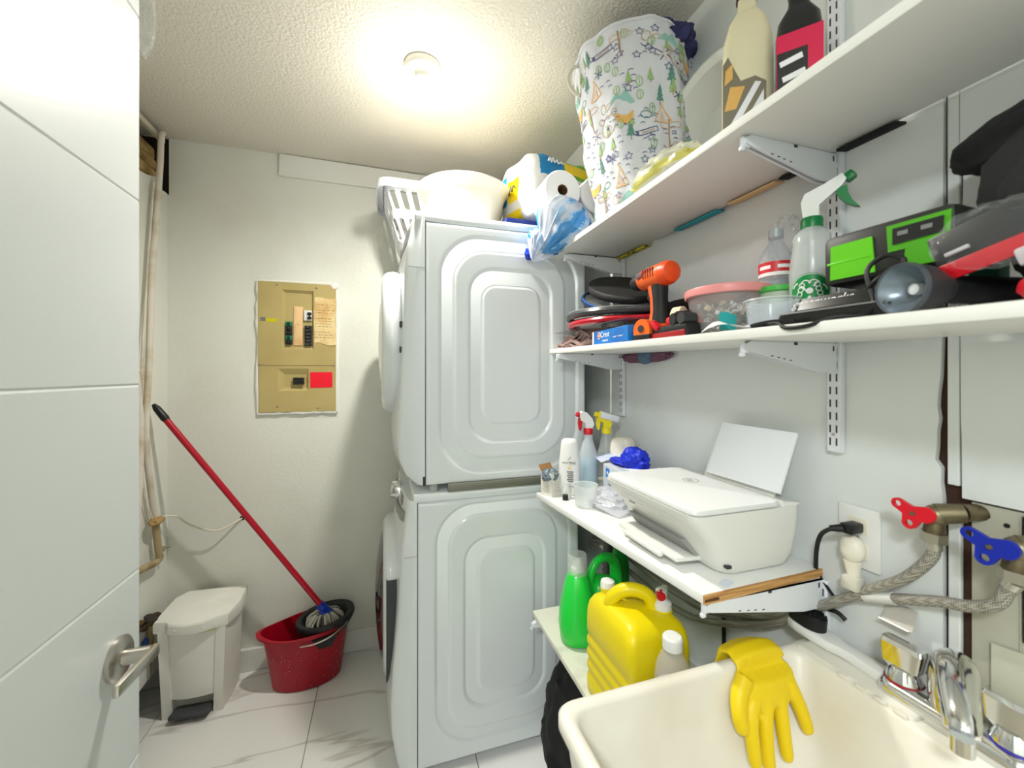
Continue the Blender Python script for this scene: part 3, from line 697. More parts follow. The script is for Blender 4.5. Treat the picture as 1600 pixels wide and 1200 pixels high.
part('skirt', MB().loft([[(cx-.06, -.118, .235), (cx+.05, -.116, .235), (cx+.05, -.106, .235), (cx-.06, -.108, .235)], [(cx-.03, -.114, .185), (cx+.02, -.112, .185), (cx+.02, -.104, .185), (cx-.03, -.106, .185)]]), wm, wg)
part('handle', MB().tube(bez([(-.03, -.119, .222), (.02, -.127, .222), (.08, -.125, .232), (.14, -.10, .25), (.17, -.06, .262)], 6), .0035, 8), steel, bk, label='wire handle folded down')
# mop: handle leans on the left wall, head sits in the wringer
A = Vector((-.262, 2.075, .30)); B = Vector((-.905, 2.04, 1.278)); d = (B-A).normalized()
mp_ = thing('mop', 'red-handled string mop standing in the red bucket, leaning on the corner', 'mop', (-.27, 2.075, .2))
part('handle', MB().tube([A+d*.03, B-d*.075], .0125, 16), mat('mop_red', c(178, 16, 40), .28), mp_, True)
part('grip', MB().tube([B-d*.08, B-d*.07, B-d*.02, B], [.0135, .0155, .0135, .007], 14), black_p, mp_, True)
part('socket', MB().tube([A-d*.035, A-d*.01, A+d*.02, A+d*.04], [.028, .022, .0185, .0175], 14).box(A-d*.012, (.062, .058, .018), .006, (0, .5, .2)).box(A+d*.012, (.05, .046, .02), .006, (0, .5, .9)), mat('mop_blue', c(18, 58, 190), .4), mp_, True)
r6 = random.Random(11); hc = Vector((-.262, 2.073, .262))
yarn = [mat('yarn_light', c(188, 184, 174), .95), mat('yarn_dark', c(96, 92, 86), .95)]
mb = MB()
for k in range(110):
    a = 2*pi*k/110*3+r6.uniform(-.1, .1); rr = r6.uniform(.048, .075); zz = r6.uniform(.0, .02)
    p = [hc+Vector((cos(a)*.016, sin(a)*.016, .020)), hc+Vector((cos(a)*rr*.6, sin(a)*rr*.6, .026+zz*.4)), hc+Vector((cos(a)*rr*1.06, sin(a)*rr*1.06, .004)), hc+Vector((cos(a+.1)*rr*.95, sin(a+.1)*rr*.95, -.03)), hc+Vector((cos(a+.1)*rr*.7, sin(a+.1)*rr*.7, -.062))]
    mb.tube(bez(p, 3), .0046, 5, 1 if k % 4 == 0 else 0)
part('mop_head', mb, yarn, mp_, True, 'grey cotton strings')['kind'] = 'stuff'
# ================================================================ on top of the dryer
DZ = 1.968
lb_m = mat('basket_white', c(240, 241, 248), .4)
lb = thing('laundry_basket', 'white slotted laundry basket on the dryer, overhanging its front by the wall', 'laundry basket', (.285, 2.005, DZ+.001))
hx0, hy0, hx1, hy1, hh = .215, .11, .29, .165, .268
def peri(s, t):
    # s in 0..1 round a rounded rectangle, t in 0..1 up
    hx = hx0+(hx1-hx0)*t; hy = hy0+(hy1-hy0)*t; r = .05
    L = [2*(hx-r), pi*r/2, 2*(hy-r), pi*r/2]*2; L = [2*(hy-r), pi*r/2, 2*(hx-r), pi*r/2]*2
    d = (s % 1)*sum(L); i = 0
    while d > L[i] and i < 7: d -= L[i]; i += 1
    f = d/L[i] if L[i] else 0
    cxs = [(hx, -hy+r, 0), None, (hx-r, hy, 1), None, (-hx, hy-r, 2), None, (-hx+r, -hy, 3), None]
    if i == 0: p = (hx, -hy+r+d)
    elif i == 1: p = (hx-r+r*cos(pi/2*f), hy-r+r*sin(pi/2*f))
    elif i == 2: p = (hx-r-d, hy)
    elif i == 3: p = (-hx+r+r*cos(pi/2+pi/2*f), hy-r+r*sin(pi/2+pi/2*f))
    elif i == 4: p = (-hx, hy-r-d)
    elif i == 5: p = (-hx+r+r*cos(pi+pi/2*f), -hy+r+r*sin(pi+pi/2*f))
    elif i == 6: p = (-hx+r+d, -hy)
    else: p = (hx-r+r*cos(1.5*pi+pi/2*f), -hy+r+r*sin(1.5*pi+pi/2*f))
    return Vector((p[0], p[1], .004+hh*t))
mb = MB(); NC = 34; rows = [(.05, .12, 0), (.12, .48, 1), (.48, .58, 0), (.58, .90, 1), (.90, 1.0, 0)]
for c_ in range(NC):
    s0, s1 = c_/NC, (c_+1)/NC
    for t0, t1, hole in rows:
        if not hole:
            mb.raw([peri(s0, t0), peri((s0+s1)/2, t0), peri(s1, t0), peri(s1, t1), peri((s0+s1)/2, t1), peri(s0, t1)], [(0, 1, 4, 5), (1, 2, 3, 4)])
        else:
            n_ = 16; inn, outr = [], []
            for k in range(n_):
                a = 2*pi*k/n_; ca, sa = cos(a), sin(a); m = max(abs(ca), abs(sa)); ox, oy = ca/m, sa/m
                ix = .30*2*ca*.5/.5; iy = (.62 if sa > 0 else -.62)+.24*sa if abs(sa) > .05 else 0
                ix = .56*ca; iy = .70*(1 if sa > .01 else -1 if sa < -.01 else 0)+.22*sa
                inn.append(peri(s0+(s1-s0)*(ix+1)/2, t0+(t1-t0)*(iy+1)/2)); outr.append(peri(s0+(s1-s0)*(ox+1)/2, t0+(t1-t0)*(oy+1)/2))
            mb.raw(inn+outr, [(k, (k+1) % n_, n_+(k+1) % n_, n_+k) for k in range(n_)])
bmesh.ops.remove_doubles(mb.bm, verts=mb.bm.verts[:], dist=.0006)
o = part('side_wall', mb, lb_m, lb); sm = o.modifiers.new('thick', 'SOLIDIFY'); sm.thickness = .004
mb = MB(); N_ = 80
ringz = lambda k, t, dz: [peri(i/N_, t)*1+Vector((0, 0, dz))+Vector(((peri(i/N_, t).x)*k, (peri(i/N_, t).y)*k*1.5, 0)) for i in range(N_)]
mb.loft([ringz(0, 1, -.004), ringz(.09, 1, .006), ringz(.10, 1, -.03), ringz(.085, 1, -.032), ringz(.075, 1, -.004), ringz(0, 1, -.012)], cap=False)
part('rim', mb, lb_m, lb)
mb = MB(); mb.loft([[peri(i/N_, .05) for i in range(N_)], [peri(i/N_, .0)*.98 for i in range(N_)]]); part('base', mb, lb_m, lb)

bw = thing('wash_basin', 'round cream plastic wash basin on the front of the dryer top', 'basin', (.312, 1.64, DZ+.001))
mb = MB(); mb.lathe([(0, 0), (.125, 0), (.134, .006), (.146, .06), (.160, .125), (.166, .142), (.180, .158), (.187, .166), (.186, .172), (.176, .170), (.160, .150), (.154, .126), (.140, .06), (.128, .008), (0, .006)], 56)
part('bowl', mb, mat('basin_cream', c(226, 221, 206), .45), bw)
solo('tray', MB().box((.60, 1.60, DZ+.0125), (.34, .28, .022), .006, (0, 0, .04)), mat('navy_board', c(22, 40, 110), .4), 'flat navy blue board lying under the paper towel pack on the dryer', 'board', (.60, 1.60, DZ+.001))
# printed pack of paper towels
pk = thing('paper_towel_pack', 'big white towel pack with yellow, green and blue print on the dryer', 'paper towels', (.66, 1.605, DZ+.0245), rad(14))
def pk_fn(u, v):
    a = 2*pi*u; b = pi*(.01+.98*v); pw = .42
    f = lambda t, e: (abs(t)**e)*(1 if t >= 0 else -1)
    p = Vector((f(cos(a), pw)*f(sin(b), pw)*.175, f(sin(a), pw)*f(sin(b), pw)*.125, -f(cos(b), pw)*.142+.142))
    nz = noise.noise(p*22)*.004+noise.noise(p*9+Vector((4, 0, 0)))*.007
    return p*(1+nz/.17)
def pk_m(u, v):
    p = Vector(pk_fn(u, v)); x, y, z = p
    if y < -.02 or z > .25:
        if z > .272-.10*(x+.05): return 1 if x < -.075 else 3
        if x > -.118 and z > .185-.1*(x+.1): return 2 if x < .0+.3*(.27-z) else (1 if z > .215 else 3 if z > .2 else 0)
    if x < -.13 and y > -.06:
        if .10 < z < .19 and -.05 < y < .03: return 1
        if .10 < z < .22 and y > .04: return 2
        if z < .06: return 1
    return 0
mb = MB().grid(pk_fn, 300, 170, 0, True, None, pk_m)
pkm = [mat('pack_white', c(226, 226, 224), .3), mat('pack_yellow', c(250, 214, 14), .3), mat('pack_blue', c(24, 130, 190), .3), mat('pack_green', c(96, 176, 40), .3)]
wp = part('wrapper', mb, pkm, pk, angle=80)
scr = lambda pts, r: MB().tube(bez(pts, 6), r, 6)
part('lettering', scr([(-.085, -.128, .238), (-.078, -.128, .252), (-.07, -.128, .238), (-.064, -.128, .254), (-.054, -.128, .240), (-.044, -.128, .25), (-.036, -.128, .240), (-.026, -.128, .247), (-.014, -.128, .244)], .0035), white_p, wp)
part('lettering', MB().tube(bez([(-.178, .03, .135), (-.179, .018, .16), (-.179, .012, .132), (-.179, .0, .165), (-.179, -.008, .14), (-.179, -.02, .16), (-.178, -.03, .15)], 6), .003, 6), mat('dark_script', c(44, 48, 44), .5), wp)

# torn multi-pack of paper rolls spilling over the end of the top shelf
SZ = 1.8585
rk = thing('paper_roll_pack', 'torn blue and clear pack of white paper rolls at the shelf end', 'paper rolls', (.66, 1.31, SZ))
roll_m = mat('paper_roll', c(240, 240, 240), .9, bump=(60, .15, .004)); core_m = mat('card_core', c(120, 88, 60), .9)
def roll(cx_, cz_, y0_, y1_, r=.068):
    mb = MB(); M = T(cx_, y0_, cz_) @ RX(-pi/2); L = y1_-y0_
    mb.lathe([(.019, .002), (.05, 0), (r-.004, 0), (r, .004), (r, L-.004), (r-.004, L), (.019, L), (.019, .002)], 40, M)
    o = part('paper_roll', mb, roll_m, rk, True)
    part('core', MB().lathe([(.019, .004), (.019, L-.004), (.017, L-.004), (.017, .004), (.019, .004)], 24, M), core_m, o, True)
roll(.585, 2.035, 1.275, 1.41); roll(.725, 2.04, 1.285, 1.42, .066); roll(.655, 1.926, 1.29, 1.42, .066)
def wrap_m(u, v):
    q = noise.noise(Vector((u*5, v*9, 3.3)))+.35*noise.noise(Vector((u*9, v*19, 8.1)))
    return 1 if q > .02 else 2 if q > -.22 else 0
film = [mat('film_white', c(226, 232, 244), .12, alpha=.55, spec=.9), mat('film_blue', c(44, 138, 206), .14, alpha=.92, spec=.9), mat('film_pale_blue', c(150, 190, 226), .12, alpha=.8, spec=.9)]
fold_m = lambda u, v: (lambda q: 1 if q > .03 else 2 if q > -.13 else 0)(noise.noise(Vector((cos(2*pi*u)*2.6, sin(2*pi*u)*2.6, v*1.6+5)))+.25*noise.noise(Vector((u*9, v*13, 2))))
mb = MB(); mb.gather((.60, 1.315, 1.925), (.092, .098, .092), (-.55, .25, -.8), .2, 4.3, 9, 120, fold_m)
mb.gather((.548, 1.372, 1.872), (.052, .054, .056), (-.5, .2, -.84), .26, 9.1, 11, 90, lambda u, v: 0 if v < .45 else fold_m(u, v))
part('torn_film', mb, film, rk, True, 'crumpled torn blue film', angle=50)
part('film_print', MB().crumple((.512, 1.405, 1.845), (.016, .014, .018), .4, 6, 24), mat('deep_blue_film', c(28, 56, 176), .2), rk, True, 'deep blue printed corner')

# ================================================================ hamper with woodland print
HC = Vector((.742, 1.05, SZ)); HH = .51
hp = thing('fabric_hamper', 'tall white fabric hamper with pastel woodland print on the top shelf', 'hamper', HC)
def ham(phi, h):
    t = h/HH
    r = .134+.040*t+.006*sin(3*phi+1.3)*(.3+t)+.006*sin(5*phi+4*t)*(.6)+.004*sin(11*phi+9*t)*(1-t*.5)
    r += .010*noise.noise(Vector((cos(phi)*2.2, sin(phi)*2.2, h*7)))+.006*noise.noise(Vector((cos(phi)*5, sin(phi)*5, h*15+3)))
    return Vector((r*cos(phi)-.016*t, r*sin(phi)+.03*t*t+.010*t, h+.018*t*cos(phi-1.2)*t))
mb = MB(); mb.grid(lambda u, v: ham(2*pi*u, HH*v), 120, 70, 0, True)
mb.grid(lambda u, v: ham(2*pi*u, HH*(1-v*.93))*.0+Vector((ham(2*pi*u, HH*(1-v*.93)).x*.965, ham(2*pi*u, HH*(1-v*.93)).y*.965, ham(2*pi*u, HH*(1-v*.93)).z)), 120, 20, 0, True)
mb.loft([[ham(2*pi*k/60, .001) for k in range(60)], [ham(2*pi*k/60, .003) for k in range(60)]])
ham_m = mat('hamper_fabric', c(216, 218, 224), .85, bump=(400, .12, .001))
hb = part('bag', mb, ham_m, hp, angle=80)
part('rim_binding', MB().tube([ham(2*pi*k/90, HH) for k in range(90)], .005, 8, closed=True), ham_m, hp)
rope = mat('rope_handle', c(216, 212, 196), .9)
for pc in (2.84, 5.98):
    pts = [ham(pc+.16*cos(a)*(1), HH-.05-.055*sin(a)*1)+Vector((cos(pc), sin(pc), 0))*(.045*sin(a)+.004) for a in [pi*k/12 for k in range(13)]]
    pts = [ham(pc, HH-.012-.10*k/10)+Vector((cos(pc), sin(pc), 0))*(.034*sin(pi*k/10)**.6+.002) for k in range(11)]
    part('handle', MB().tube(bez(pts, 4), .0055, 8), rope, hp)
# print: small motifs drawn as thin flat pieces that follow the cloth
inks = dict(teal=c(150, 196, 188), pine=c(98, 148, 134), green=c(160, 190, 130), navy=c(92, 96, 142), orange=c(236, 182, 104), peach=c(228, 192, 166), brown=c(176, 140, 112), tan=c(196, 172, 150))
ink_m = {k: mat('ink_'+k, v, .9) for k, v in inks.items()}; ink_ix = {k: i for i, k in enumerate(inks)}
pmb = MB()
def on(phi0, h0, x, y, off=.0016):
    x *= 1.3; y *= 1.3
    phi = phi0+x/.155; h = min(max(h0+y, .004), HH-.004); p = ham(phi, h)
    a = ham(phi+.01, h)-p; b = ham(phi, h+.002)-p; n_ = a.cross(b).normalized()
    return p+n_*off
def stroke(phi0, h0, pts, ink, w_=.0018, closed=False):
    pts = [Vector((p[0], p[1], 0)) for p in pts]; 
    if closed: pts.append(pts[0])
    fine = []
    for a, b in zip(pts, pts[1:]):
        n_ = max(1, int((b-a).length/.006))
        fine += [a+(b-a)*k/n_ for k in range(n_)]
    fine.append(pts[-1]); V, Fc = [], []
    for i, p in enumerate(fine):
        t = (fine[min(i+1, len(fine)-1)]-fine[max(i-1, 0)]); t = t.normalized() if t.length > 1e-7 else Vector((1, 0, 0)); q = Vector((-t.y, t.x, 0))*w_/2
        V += [on(phi0, h0, p.x+q.x, p.y+q.y), on(phi0, h0, p.x-q.x, p.y-q.y)]
        if i: Fc.append((2*i-2, 2*i-1, 2*i+1, 2*i))
    pmb.raw(V, Fc, ink_ix[ink])
def fill(phi0, h0, pts, ink):
    ctr = (sum(p[0] for p in pts)/len(pts), sum(p[1] for p in pts)/len(pts)); n_ = len(pts)
    V = [on(phi0, h0, ctr[0]+(x-ctr[0])*k, ctr[1]+(y-ctr[1])*k) for k in (1, .5) for x, y in pts]+[on(phi0, h0, *ctr)]
    pmb.raw(V, [(i, (i+1) % n_, n_+(i+1) % n_, n_+i) for i in range(n_)]+[(n_+i, n_+(i+1) % n_, 2*n_) for i in range(n_)], ink_ix[ink])
el = lambda x, y, a, b, n_=14, a0=0, a1=360: [(x+a*cos(rad(a0+(a1-a0)*k/n_)), y+b*sin(rad(a0+(a1-a0)*k/n_))) for k in range(n_ if a1-a0 == 360 else n_+1)]
def m_bear(p, h):
    stroke(p, h, el(0, 0, .024, .021), 'tan', .002, True); stroke(p, h, el(-.02, .02, .007, .007, 8), 'tan', .002, True); stroke(p, h, el(.02, .02, .007, .007, 8), 'tan', .002, True)
    fill(p, h, el(0, -.006, .0035, .0028, 8), 'navy'); stroke(p, h, el(0, -.008, .010, .008, 8), 'peach', .0014, True); fill(p, h, el(-.009, .005, .0016, .0016, 6), 'navy'); fill(p, h, el(.009, .005, .0016, .0016, 6), 'navy')
def m_pine(p, h, ink='pine'):
    for k in range(3): fill(p, h, [(-.009+.002*k, -.008+.009*k), (.009-.002*k, -.008+.009*k), (0, .008+.009*k)], ink)
    stroke(p, h, [(0, -.018), (0, -.006)], ink, .002)
def m_tree(p, h): fill(p, h, [(-.007, -.012), (.007, -.012), (0, .014)], 'green'); stroke(p, h, [(0, -.018), (0, -.01)], 'brown', .0018)
def m_mount(p, h): fill(p, h, [(-.032, -.014), (.03, -.014), (.020, .006), (.014, .016), (.004, .004), (-.004, .010), (-.016, 0)], 'teal')
def m_star(p, h):
    stroke(p, h, [((.0085 if k % 2 == 0 else .0042)*cos(pi/2+pi*k/5), (.0085 if k % 2 == 0 else .0042)*sin(pi/2+pi*k/5)) for k in range(10)], 'navy', .0016, True)
def m_tent(p, h): stroke(p, h, [(-.018, -.016), (.018, -.016), (0, .022)], 'orange', .0022, True); fill(p, h, [(-.007, -.016), (.007, -.016), (0, .010)], 'peach'); stroke(p, h, [(-.004, .028), (0, .022), (.004, .028)], 'orange', .0016)
def m_fox(p, h): fill(p, h, [(-.018, .014), (-.016, -.002), (0, -.016), (.016, -.002), (.018, .014), (.007, .006), (-.007, .006)], 'orange'); fill(p, h, el(0, -.014, .003, .003, 6), 'navy')
def m_sign(p, h): stroke(p, h, [(0, -.034), (-.002, .024)], 'brown', .003); stroke(p, h, [(-.02, .006), (.018, .008), (.025, .013), (.018, .019), (-.02, .017)], 'peach', .0018, True)
def m_banner(p, h): stroke(p, h, [(-.02, -.006), (.02, .001), (.018, .011), (-.021, .004)], 'navy', .0018, True); stroke(p, h, [(-.013, .0), (.012, .005)], 'tan', .003); fill(p, h, [(-.021, -.006), (-.028, -.005), (-.024, .0), (-.028, .005), (-.021, .004)], 'navy')
def m_burst(p, h):
    for k in range(8):
        a = pi*k/4+.2; stroke(p, h, [(.004*cos(a), .004*sin(a)), (.016*cos(a), .016*sin(a))], 'navy' if k % 2 else 'peach', .0018)
def m_cross(p, h):
    for a in (.3, 1.35, 2.4): stroke(p, h, [(-.011*cos(a), -.011*sin(a)), (.011*cos(a), .011*sin(a))], 'navy', .0018)
def m_birds(p, h):
    for x, y in ((-.012, .004), (.004, .008), (.008, -.005)): stroke(p, h, el(x, y, .0045, .004, 6, 20, 160), 'navy', .0014)
def m_leaf(p, h): stroke(p, h, el(0, 0, .006, .010, 12), 'green', .0018, True); stroke(p, h, [(0, -.012), (0, .006)], 'green', .0013)
def m_cloud(p, h): stroke(p, h, el(0, 0, .011, .007, 12), 'pine', .0018, True)
def m_animal(p, h): stroke(p, h, el(0, .004, .008, .010, 12), 'tan', .0018, True); stroke(p, h, el(0, -.011, .010, .007, 12, 180, 360), 'navy', .0014); stroke(p, h, el(.018, .0, .010, .005, 10), 'peach', .0016, True)
seq = [m_bear, m_pine, m_banner, m_tent, m_star, m_mount, m_tree, m_fox, m_cross, m_sign, m_birds, m_burst, m_leaf, m_pine, m_cloud, m_star, m_animal, m_tree]
r9 = random.Random(21); row = 0; h = .035; k = 0
while h < HH-.03:
    nn = 18; o_ = r9.uniform(0, .3)
    for i in range(nn):
        phi = 2*pi*(i+.5*(row % 2))/nn+o_+r9.uniform(-.04, .04)
        seq[(k*7+row*5) % len(seq)](phi, h+r9.uniform(-.008, .008)); k += 1
    h += .052; row += 1
for i in range(190):
    f_ = r9.choice([m_star, m_birds, m_leaf, m_tree, m_birds, m_star])
    f_(r9.uniform(0, 2*pi), r9.uniform(.02, HH-.02))
pr_ = part('print', pmb, list(ink_m.values()), hb, label='pastel trees, tents, stars, bears and foxes'); pr_['kind'] = 'stuff'
part('clothes', MB().crumple((.03, -.03, HH-.02), (.09, .09, .05), .3, 12, 40), mat('navy_cloth', c(58, 58, 104), .9), hp, label='dark blue cloth at the rim')

# white basin standing on edge, and the translucent bag on the shelf edge
sb_ = thing('plastic_tub', 'large smooth white plastic tub standing on edge behind the hamper', 'tub', (.80, .80, SZ))
mb = MB(); mb.lathe([(0, 0), (.13, 0), (.15, .012), (.165, .12), (.185, .128), (.188, .136), (.178, .138), (.160, .125), (.143, .018), (0, .008)], 48, T(.0, .03, .172) @ RY(-pi/2+.2) @ Matrix.Scale(.84, 4) @ T(0, 0, -.07))
part('tub', mb, mat('tub_white', c(236, 236, 230), .3), sb_)
bgm = [mat('bag_film', c(236, 236, 214), .2, alpha=.7), mat('bag_yellow', c(218, 212, 110), .3, alpha=.85)]
mb = MB().crumple((.66, .835, SZ+.034), (.05, .105, .04), .2, 14, 60, 0, 4, lambda u, v: 1 if (.38 < v < .62 and noise.noise(Vector((u*4, v*6, 1))) > -.05) else 0, flat=-.033)
solo('plastic_bag', mb, bgm, 'translucent yellow-green plastic bag lying on the top shelf edge', 'bag', (.66, .835, SZ))
# bottles at the near end of the top shelf
def bottle_prof(mb, prof, ctr, sx=1, sy=1, rz=0, n=32, mi=0): return mb.lathe(prof, n, T(*ctr) @ RZ(rz), mi, sx, sy)
oj = thing('oil_jug', 'beige plastic jug with a grey and gold label on the top shelf', 'bottle', (.69, .632, SZ), rad(-44))
mb = MB(); mb.loft([[(x*k, y*k, z) for x, y in rrect(.088, .062, .018)] for z, k in ((0, .93), (.006, 1), (.16, 1), (.20, .95), (.24, .72), (.262, .42), (.268, .36), (.29, .36))])
part('body', mb, mat('beige_hdpe', c(220, 212, 178), .3), oj)
part('cap', MB().cyl((0, 0, .288), (0, 0, .316), .019, .018, 24), black_p, oj)
lab = [mat('label_taupe', c(120, 112, 92), .3), mat('label_gold', c(220, 170, 90), .3), mat('label_silver', c(226, 228, 232), .25, .3), mat('label_black', c(36, 34, 34), .3), mat('label_orange', c(206, 100, 40), .4)]
mb = MB(); yl = -.0318
mb.prism([(-.043, .012), (.03, .012), (.03, .10), (.012, .115), (-.012, .112), (-.022, .135), (-.034, .165), (-.043, .15)], .001, T(0, yl, 0) @ BACK)
mb.prism([(-.040, .11), (-.026, .12), (-.026, .15), (-.038, .138)], .0014, T(0, yl, 0) @ BACK, 1)
mb.prism([(-.036, .02), (-.022, .02), (.022, .10), (.012, .104)], .0016, T(0, yl, 0) @ BACK, 2); mb.prism([(-.012, .02), (.004, .02), (.026, .06), (.026, .085)], .0016, T(0, yl, 0) @ BACK, 2)
mb.prism([(.016, .02), (.029, .02), (.029, .05)], .0018, T(0, yl, 0) @ BACK, 4); mb.prism([(-.04, .06), (-.02, .06), (-.005, .10), (-.03, .105)], .0012, T(0, yl, 0) @ BACK, 1)
part('label', mb, lab, oj)
rb = thing('solvent_bottle', 'black and crimson bottle with white lettering beside the beige jug', 'bottle', (.715, .545, SZ), rad(-50))
mb = MB(); mb.loft([[(x*k, y*k, z) for x, y in rrect(.07, .05, .016)] for z, k in ((0, .93), (.005, 1), (.15, 1), (.18, .9), (.205, .5), (.212, .44), (.23, .44))])
part('body', mb, mat('black_bottle', c(30, 30, 34), .25), rb); part('cap', MB().cyl((0, 0, .229), (0, 0, .252), .0165, n=24), mat('crimson_cap', c(196, 20, 60), .35), rb)
lr = [mat('label_crimson', c(214, 24, 76), .3), mat('label_white', c(238, 238, 240), .4), mat('label_black', c(36, 34, 34), .3)]
mb = MB(); ym = -.0255
mb.prism([(-.034, .02), (.034, .02), (.034, .15), (-.034, .15)], .0008, T(0, ym, 0) @ BACK, 0)
mb.prism([(-.033, .022), (.012, .022), (.012, .118), (-.033, .118)], .0012, T(0, ym, 0) @ BACK, 2)
for k in range(3): mb.box((-.012+.004*k, ym-.0018, .10-.028*k), (.034, .0012, .010), 0, (0, rad(-12), 0), 1)
mb.prism([(.012, .02), (.034, .02), (.034, .032), (.012, .034)], .0016, T(0, ym, 0) @ BACK, 1)
part('label', mb, lr, rb)
# ================================================================ middle shelf, from the dryer end to the near end
Z7 = lambda y: zmt(y)+.0005
# folded cloth
cl = thing('folded_cloth', 'crumpled mauve-brown cloth at the far front corner of the middle shelf', 'cloth', (.655, 1.30, Z7(1.30)))
mb = MB(); rc = random.Random(4)
for k in range(5):
    z = .004+.0095*k; ph = rc.uniform(0, 6); s_ = rc.uniform(.85, 1)
    pts = [(.045*s_*sin(2.2*a+ph)*.25-.03+.012*k*.5, -.12*s_+.24*s_*a, z+.006*sin(9*a+ph)) for a in [i/24 for i in range(25)]]
    V, Fc = [], []
    for i, p in enumerate(pts):
        for w_ in range(9):
            q = w_/8; x = p[0]+.085*q*s_; zz = p[2]+.006*sin(5*q+ph+i*.5)+.004*noise.noise(Vector((q*5, i*.4, k)))
            V.append((x, p[1]+.006*sin(6*q+ph), max(zz, .0006)))
    n_ = len(V); V += [(x, y, z_+.006) for x, y, z_ in V]
    Fc = [(i*9+j, i*9+j+1, i*9+j+10, i*9+j+9) for i in range(24) for j in range(8)]
    Fc += [tuple(n_+q for q in f) for f in Fc]
    for i in range(24): Fc += [(i*9, i*9+9, n_+i*9+9, n_+i*9), (i*9+8, i*9+17, n_+i*9+17, n_+i*9+8)]
    for j in range(8): Fc += [(j, j+1, n_+j+1, n_+j), (216+j, 217+j, n_+217+j, n_+216+j)]
    mb.raw(V, Fc)
part('cloth', mb, mat('mauve_cloth', c(148, 124, 118), .95, bump=(200, .4, .003)), cl)
cb_ = thing('clear_box', 'flat clear plastic box under the glass sheet behind the cloth', 'box', (.765, 1.16, Z7(1.16)))
part('box', MB().box((0, 0, .026), (.11, .40, .051), .006), clear_p, cb_)
part('lid', MB().box((0, 0, .0555), (.115, .41, .007), .002), clear_p, cb_)
part('contents', MB().crumple((0, .02, .02), (.045, .16, .017), .25, 8, 30), mat('grey_contents', c(120, 116, 112), .8), cb_)
solo('glass_sheet', MB().box((.735, 1.19, Z7(1.19)+.0625), (.225, .46, .003), .0006, (0, 0, .02)), mat('dark_edge_glass', c(90, 100, 98), .08, alpha=.35, spec=.8), 'thin dark-edged glass sheet lying under the rackets', 'glass', (.735, 1.19, Z7(1.19)+.061))
tp = thing('toothpaste_box', 'blue toothpaste carton at the front edge beside the mauve cloth', 'carton', (.645, 1.035, Z7(1.035)), rad(-3))
part('carton', MB().box((0, 0, .0215), (.052, .21, .042), .001, seg=1), mat('crest_blue', c(20, 118, 200), .3, var=(c(10, 84, 170), 9, .4, .65)), tp)
mb = MB(); LF = T(-.0265, 0, .0215) @ LEFTF
mb.text('Crest', .024, LF @ T(-.022, .007, 0), 0); mb.text('COMPLETE', .0075, LF @ T(-.02, -.011, 0), 0)
mb.text('complete  *  whitening  *', .0055, LF @ T(.055, -.004, 0), 0)
mb.lathe([(0, .0006), (.0105, .0006)], 20, LF @ T(-.058, .006, 0), 0)
mb.box((-.027, .0975, .0215), (.0006, .010, .041), 0)
part('lettering', mb, white_p, tp)
part('emblem', MB().lathe([(.004, .001), (.008, .001), (.008, .0012)], 20, LF @ T(-.058, .006, 0)), red_p, tp)
# rackets
def racket(name, label, ctr, rot, frame_m, L=.345, W=.265, fr=.0105, strings=True, grip_m=None, cover=None, rr=None, hl=.21):
    t = thing(name, label, 'racket', ctr, 0, 'rackets in the pile'); M = rot
    a_, b_ = W/2, L/2; n_ = 56
    hd_ = [Vector((a_*cos(2*pi*k/n_)*(1-.06*sin(2*pi*k/n_)), b_*sin(2*pi*k/n_), 0)) for k in range(n_)]
    if cover:
        mb = MB(); mb.loft([[M @ Vector((p.x*k, p.y*k, z)) for p in hd_] for k, z in ((.5, -.013), (.98, -.012), (1.03, -.004), (1.03, .006), (.98, .013), (.5, .015), (.05, .016))]); part('cover', mb, cover, t)
    else:
        part('frame', MB().tube([M @ p for p in hd_], fr, 8, closed=True), frame_m, t)
        mb = MB()
        for k in range(-8, 9):
            x = a_*k/9; y = b_*math.sqrt(max(0, 1-(x/a_)**2)); mb.tube([M @ Vector((x, -y, 0)), M @ Vector((x, y, 0))], .0008, 4)
        for k in range(-10, 11):
            y = b_*k/11; x = a_*math.sqrt(max(0, 1-(y/b_)**2)); mb.tube([M @ Vector((-x, y, .0012)), M @ Vector((x, y, .0012))], .0008, 4)
        part('strings', mb, mat('racket_string', c(176, 178, 174), .5), t)['kind'] = 'stuff'
        for s_ in (-1, 1): part('throat', MB().tube([M @ Vector((s_*a_*.55, -b_*.84, 0)), M @ Vector((s_*.018, -b_-.05, 0)), M @ Vector((0, -b_-.08, 0))], fr*.85, 8), frame_m, t)
    if rr: mb = MB().tube([M @ (p*1.0+Vector((0, 0, fr*.75))) for p in hd_], fr*.45, 6, closed=True); part('bumper', mb, rr, t)
    part('handle', MB().tube([M @ Vector((0, -b_-(.02 if cover else .07), 0)), M @ Vector((0, -b_-.10, 0)), M @ Vector((0, -b_-hl, 0))], [.011, .0155, .0165], 8), grip_m or black_g, t)
    return t
zr = Z7(1.2)+.0645
racket('racket', 'red-framed racket lying lowest in the racket pile', (.740, 1.205, zr+.012), RZ(rad(9)), mat('racket_red', c(186, 22, 40), .25), rr=black_p)
racket('racket', 'grey and black racket lying on top of the red one', (.738, 1.215, zr+.040), RZ(rad(7)) @ RX(rad(1.0)), mat('racket_grey', c(62, 64, 66), .25), L=.35, W=.27, fr=.0125, rr=mat('racket_light', c(120, 122, 120), .35))
